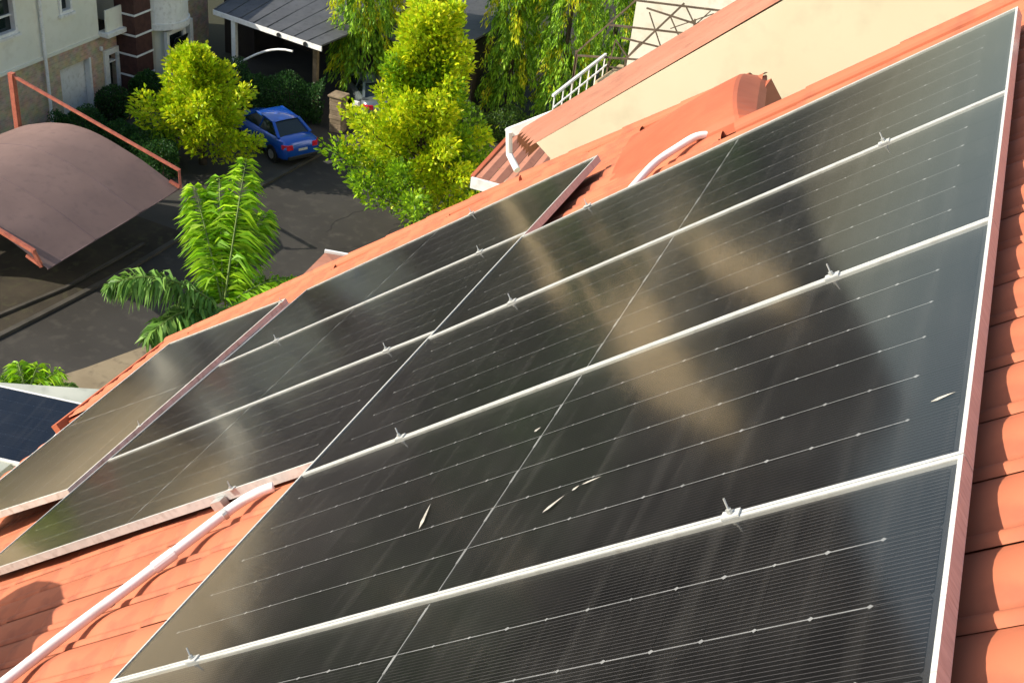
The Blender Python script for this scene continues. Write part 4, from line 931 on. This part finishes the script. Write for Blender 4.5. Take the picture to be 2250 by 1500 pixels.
weeping('weeping_tree', (-23.0, 44.8, 0), 9.5, 1.4, 15000, 'weeping tree with drooping leaves left of the big lime tree', 0.30, z_low=1.4, seedv=21)
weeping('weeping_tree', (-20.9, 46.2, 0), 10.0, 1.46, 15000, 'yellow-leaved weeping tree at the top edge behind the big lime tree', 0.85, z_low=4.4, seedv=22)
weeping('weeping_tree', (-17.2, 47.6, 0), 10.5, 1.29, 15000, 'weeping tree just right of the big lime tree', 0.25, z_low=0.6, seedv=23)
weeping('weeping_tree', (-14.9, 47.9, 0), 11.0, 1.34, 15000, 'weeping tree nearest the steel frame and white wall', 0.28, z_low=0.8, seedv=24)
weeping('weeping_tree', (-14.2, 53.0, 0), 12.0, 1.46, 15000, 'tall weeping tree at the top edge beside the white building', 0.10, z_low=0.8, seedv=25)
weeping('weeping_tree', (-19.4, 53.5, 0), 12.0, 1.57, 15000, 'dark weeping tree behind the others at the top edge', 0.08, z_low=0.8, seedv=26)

weeping('weeping_tree', (-12.9, 57.5, 0), 12.5, 1.6, 14000, 'weeping tree glimpsed through the left end of the steel frame', 0.08, z_low=0.6, seedv=27)

DARK = [(0.030, 0.095, 0.020), (0.042, 0.12, 0.026), (0.024, 0.075, 0.020), (0.06, 0.15, 0.030)]
BUSHY = [(0.045, 0.10, 0.016), (0.07, 0.14, 0.016), (0.03, 0.07, 0.014), (0.10, 0.17, 0.016)]
def hedge(name, poly_pts, w, h, n, label, cols=DARK, leaf=0.11, seedv=1, group='dark clipped hedges'):
    """a hedge along a polyline"""
    rr = np.random.default_rng(seedv); b = poly_pts[0]; root = empty(name, (b[0], b[1], 0), label=label, cat='hedge', group=group)
    segs = [(np.array(p), np.array(q)) for p, q in zip(poly_pts[:-1], poly_pts[1:])]; lens = np.array([np.linalg.norm(q - p) for p, q in segs]); tot = lens.sum()
    P = []; D = []; stems = MB()
    for (p, q), l in zip(segs, lens):
        k = int(n * l / tot); t = rr.random(k); c = p[None] + (q - p)[None] * t[:, None]; d = (q - p) / l; nn = np.array([-d[1], d[0]])
        lump = 1 + 0.14 * np.sin(c[:, 0] * 2.3 + c[:, 1] * 3.1) + 0.10 * np.sin(c[:, 0] * 5.3 - c[:, 1] * 4.1)
        u_ = rr.random(k) * 2 * math.pi; sh = rr.random(k) ** 0.35
        yy = np.sign(np.cos(u_)) * np.abs(np.cos(u_)) ** 0.6 * w / 2 * sh * lump; zz = (0.5 + 0.5 * np.sign(np.sin(u_)) * np.abs(np.sin(u_)) ** 0.6 * sh) * h * lump
        P.append(np.stack([c[:, 0] + nn[0] * yy - b[0], c[:, 1] + nn[1] * yy - b[1], np.maximum(zz, 0.03)], 1))
        o = np.stack([nn[0] * np.cos(u_), nn[1] * np.cos(u_), np.abs(np.sin(u_))], 1); D.append(unit(o + rr.normal(size=(k, 3)) * 0.6))
        for s in np.linspace(0.1, 0.9, max(2, int(l / 0.8))):
            x, y = p + (q - p) * s; stems.tube([(x - b[0], y - b[1], 0), (x - b[0] + 0.03, y - b[1], h * 0.7)], [0.035, 0.012], 5)
    stems.build('stems', M['bark'], root)
    P = np.concatenate(P); D = np.concatenate(D); cc = np.array(cols)[rr.integers(0, len(cols), len(P))] * (1 + 0.2 * rr.normal(size=(len(P), 1)))
    link('foliage', leaf_mesh('foliage', P, D, leaf * rr.uniform(0.6, 1.3, len(P)), leaf * 0.55, np.clip(cc, 0.004, 0.5), 0.1), root); return root
hedge('hedge', [(-28.6, 41.2), (-26.0, 41.0), (-23.4, 42.0)], 1.5, 1.75, 16000, 'deep green hedge behind the blue car', seedv=31)
hedge('hedge', [(-28.0, 39.0), (-27.2, 40.2)], 1.6, 2.2, 6000, 'dark shrub in the corner left of the long hedge', seedv=32, cols=[(0.010, 0.022, 0.010), (0.016, 0.030, 0.012)])
hedge('hedge', [(-30.6, 38.9), (-29.4, 39.1)], 1.0, 1.25, 5000, 'low shrub at the foot of the maroon pilaster', seedv=33)
hedge('hedge', [(-30.9, 36.9), (-29.9, 37.6)], 1.1, 1.1, 5000, 'rounded shrub in front of the garage and door', seedv=34, cols=DARK + [(0.05, 0.045, 0.03)])
hedge('hedge', [(-31.0, 34.4), (-29.0, 35.0), (-27.3, 34.8), (-25.2, 33.6)], 1.1, 1.15, 14000, 'long low hedge running from the drainpipe to the small lime tree', seedv=35)
hedge('hedge', [(-26.9, 35.3), (-25.6, 34.4)], 0.8, 1.5, 3000, 'light green shrub edge left of the small lime tree', cols=LIME_G, seedv=36)
hedge('hedge', [(-17.8, 44.2), (-15.4, 45.3), (-13.8, 45.6)], 1.3, 1.2, 9000, 'green shrubs under the weeping trees on the right', cols=BUSHY, seedv=37)

plume_tree('golden_shrub', (-31.4, 23.6, 0), 2.6, 0.1, 1.6, 0.6, 26, 200, 'golden-green shrub left of the carport, mirrored in the raised panel', yellow=1.2, seedv=9, leaf=0.2, leaf_w=0.11)
# palms
def palm(name, base, crown, fronds, label, lw=0.05, seedv=1, leaflets=64, lf_len=0.55):
    """fronds: list of (tip offset xyz, arc height, bright)"""
    root = empty(name, base, label=label, cat='palm'); c = np.array(crown) - np.array(base)
    MB().tube([(0, 0, 0), tuple(c * 0.5 + np.array([0.06, 0.04, 0])), tuple(c - np.array([0, 0, 0.3])), tuple(c)], [0.16, 0.12, 0.10, 0.06], 10).build('trunk', M['bark'], root, smooth=True)
    rr = np.random.default_rng(seedv)
    for tip, archh, br in fronds:
        e_ = np.array(tip) - np.array(base); n = leaflets
        ctrl = (c + e_) / 2 + np.array([0, 0, archh])
        t = np.linspace(0.06, 1, n)[:, None]; pts = (1 - t) ** 2 * c + 2 * t * (1 - t) * ctrl + t ** 2 * e_
        tan = unit(2 * (1 - t) * (ctrl - c) + 2 * t * (e_ - ctrl))
        side = unit(np.cross(tan, np.array([0, 0, 1.0])[None] + rr.normal(size=(n, 3)) * 0.02)); upv = np.cross(side, tan)
        ln = lf_len * np.sin(np.pi * (0.12 + 0.80 * t)) ** 0.6
        fr = empty('frond', tuple([0, 0, 0])); fr.parent = root
        rc = MB(); rc.tube([tuple(p) for p in pts[::4]] + [tuple(pts[-1])], [0.026 * (1 - k / (n / 4 + 2)) + 0.005 for k in range(len(pts[::4]) + 1)], 5)
        rc.build('rachis', M['leafstalk'], fr)
        P = []; D = []
        for s in (1, -1):
            for rep in range(2):
                P.append(pts + rr.normal(size=pts.shape) * 0.012); D.append(unit(side * s * 0.85 + tan * 0.50 + upv * (rr.uniform(-0.25, 0.35, size=(n, 1))) + np.array([0, 0, -0.45])[None] + rr.normal(size=(n, 3)) * 0.24))
        P = np.concatenate(P); D = np.concatenate(D); lens = np.tile(ln[:, 0], 4) * rr.uniform(0.85, 1.1, 4 * n)
        pal = np.array([(0.28, 0.52, 0.012), (0.20, 0.44, 0.012), (0.36, 0.58, 0.016)]) if br else np.array([(0.15, 0.31, 0.05), (0.22, 0.38, 0.07), (0.11, 0.24, 0.04)])
        cc = pal[rr.integers(0, 3, len(P))] * (1 + 0.2 * rr.normal(size=(len(P), 1)))
        link('leaflets', leaf_mesh('leaflets', P, D, lens, lw, np.clip(cc, 0.004, 0.75), 0.42), fr)
    return root
M['leafstalk'] = noise_mat('frond_stalk', (0.10, 0.16, 0.03), (0.16, 0.22, 0.04), 5, 0.6)
palm('palm_tree', (-14.1, 20.9, 0), (-14.40, 21.15, 4.35),
     [((-15.00, 23.2, 7.45), 0.25, True), ((-16.0, 22.4, 6.75), 0.35, True), ((-16.35, 19.4, 5.30), 1.05, False), ((-15.2, 19.2, 4.35), 0.7, False), ((-13.2, 22.6, 4.85), 0.6, True), ((-14.6, 23.4, 6.0), 0.7, True),
      ((-15.6, 22.9, 6.9), 0.3, True), ((-15.35, 23.4, 6.2), 0.5, True), ((-12.6, 20.0, 4.6), 0.8, False), ((-14.3, 18.9, 3.9), 0.8, False), ((-15.1, 20.0, 3.9), 0.7, False)],
     'palm with bright upright fronds rising behind the roof verge', lw=0.085, seedv=41, leaflets=70, lf_len=0.72)
palm('palm_tree', (-15.4, 15.9, 0), (-15.5, 15.62, 4.65), [((-16.2, 15.4, 5.1), 0.3, True), ((-15.9, 15.9, 5.3), 0.2, True), ((-15.55, 16.1, 5.25), 0.2, True), ((-15.1, 16.2, 5.2), 0.25, True), ((-14.7, 16.1, 5.0), 0.3, False), ((-16.5, 14.7, 4.9), 0.35, False)],
     'small palm top showing above the pale roof edge at far left', lw=0.045, seedv=42, leaflets=40, lf_len=0.45)

# ================================================================ NEIGHBOURHOOD BEYOND THE FRAME (seen mirrored in the panels)
def far_house(x, y, rz, w, d_, h, label, flat=False):
    root = empty('neighbour_house', (x, y, 0), label=label, cat='house', group='houses beyond the street'); root.rotation_euler = (0, 0, rz)
    box('wall', M['far_cream'], root, -w / 2, w / 2, -d_ / 2, d_ / 2, 0, h)
    if flat:
        box('roof_slab', M['far_cream'], root, -w / 2 - .3, w / 2 + .3, -d_ / 2 - .3, d_ / 2 + .3, h + 0.002, h + 0.3)
    else:
        MB().add([(-w / 2 - .4, -d_ / 2 - .4, h), (w / 2 + .4, -d_ / 2 - .4, h), (w / 2 + .4, d_ / 2 + .4, h), (-w / 2 - .4, d_ / 2 + .4, h), (-w / 4, 0, h + d_ * 0.28), (w / 4, 0, h + d_ * 0.28)], [(0, 1, 5, 4), (1, 2, 5), (2, 3, 4, 5), (3, 0, 4), (3, 2, 1, 0)]).build('roof', M['brown_roof'], root)
    for k in range(3):
        for s in (0.25, 0.65): box('window', M['dark_glass'], root, -w / 2 + w * (k + 0.4) / 3, -w / 2 + w * (k + 0.6) / 3, -d_ / 2 - 0.03, -d_ / 2 - 0.01, h * s, h * s + 1.2)
for x, y, rz, w, d_, h, lab, flat in ((-43, 83, -0.36, 6, 8, 11, 'cream house mirrored as the long pale streak', True), (-59, 103, -0.36, 6.5, 8, 13, 'second cream house behind the street, farther left', True), (-82, 132, -0.3, 7.5, 8, 17, 'tall cream house farthest off, beyond the second', True),
        (-42, 27.2, 0.0, 17, 7.6, 4.4, 'flat-roofed cream house behind the townhouse, mirrored at lower left', True), (-80, 77, -0.2, 7, 8, 11, 'cream house up the slope, mirrored as a small tan patch', True), (-30, 110, -0.3, 8, 8, 8, 'cream house beyond the weeping trees', False),
        (-100, 200, -0.3, 8, 10, 26, 'slim cream tower block on the skyline', True), (-146, 222, -0.3, 11, 10, 29, 'broader cream tower block on the skyline', True)):
    far_house(x, y, rz, w, d_, h, lab, flat)
# wood of round-headed trees behind the street
nw_ = 900; wx = []; 
rr = np.random.default_rng(77); cnt = 0; P = []; D = []
while cnt < 170:
    a = R(rr.uniform(-70, 6)); dist = rr.uniform(62, 260); x, y = math.sin(a) * dist, math.cos(a) * dist
    if x > -50 and y < 62: continue
    if -60 < x < -28 and y < 50: continue
    hgt = rr.uniform(6, 13); rad = rr.uniform(2.2, 4.5); k = 130
    q = unit(rr.normal(size=(k, 3))) * (rad * rr.random((k, 1)) ** 0.33); q[:, 2] = q[:, 2] * 0.9 + hgt - rad; q[:, 0] += x; q[:, 1] += y
    P.append(q); D.append(unit(rr.normal(size=(k, 3)) + np.array([0, 0, 0.3]))); cnt += 1
P = np.concatenate(P); D = np.concatenate(D); cc = np.array(DARK + BUSHY[:1])[rr.integers(0, 5, len(P))] * 1.1
link('distant_wood', leaf_mesh('distant_wood', P, D, 1.5, 1.2, cc, 0.1), None, label='dark wood of trees behind the street', cat='wood', kind='stuff')
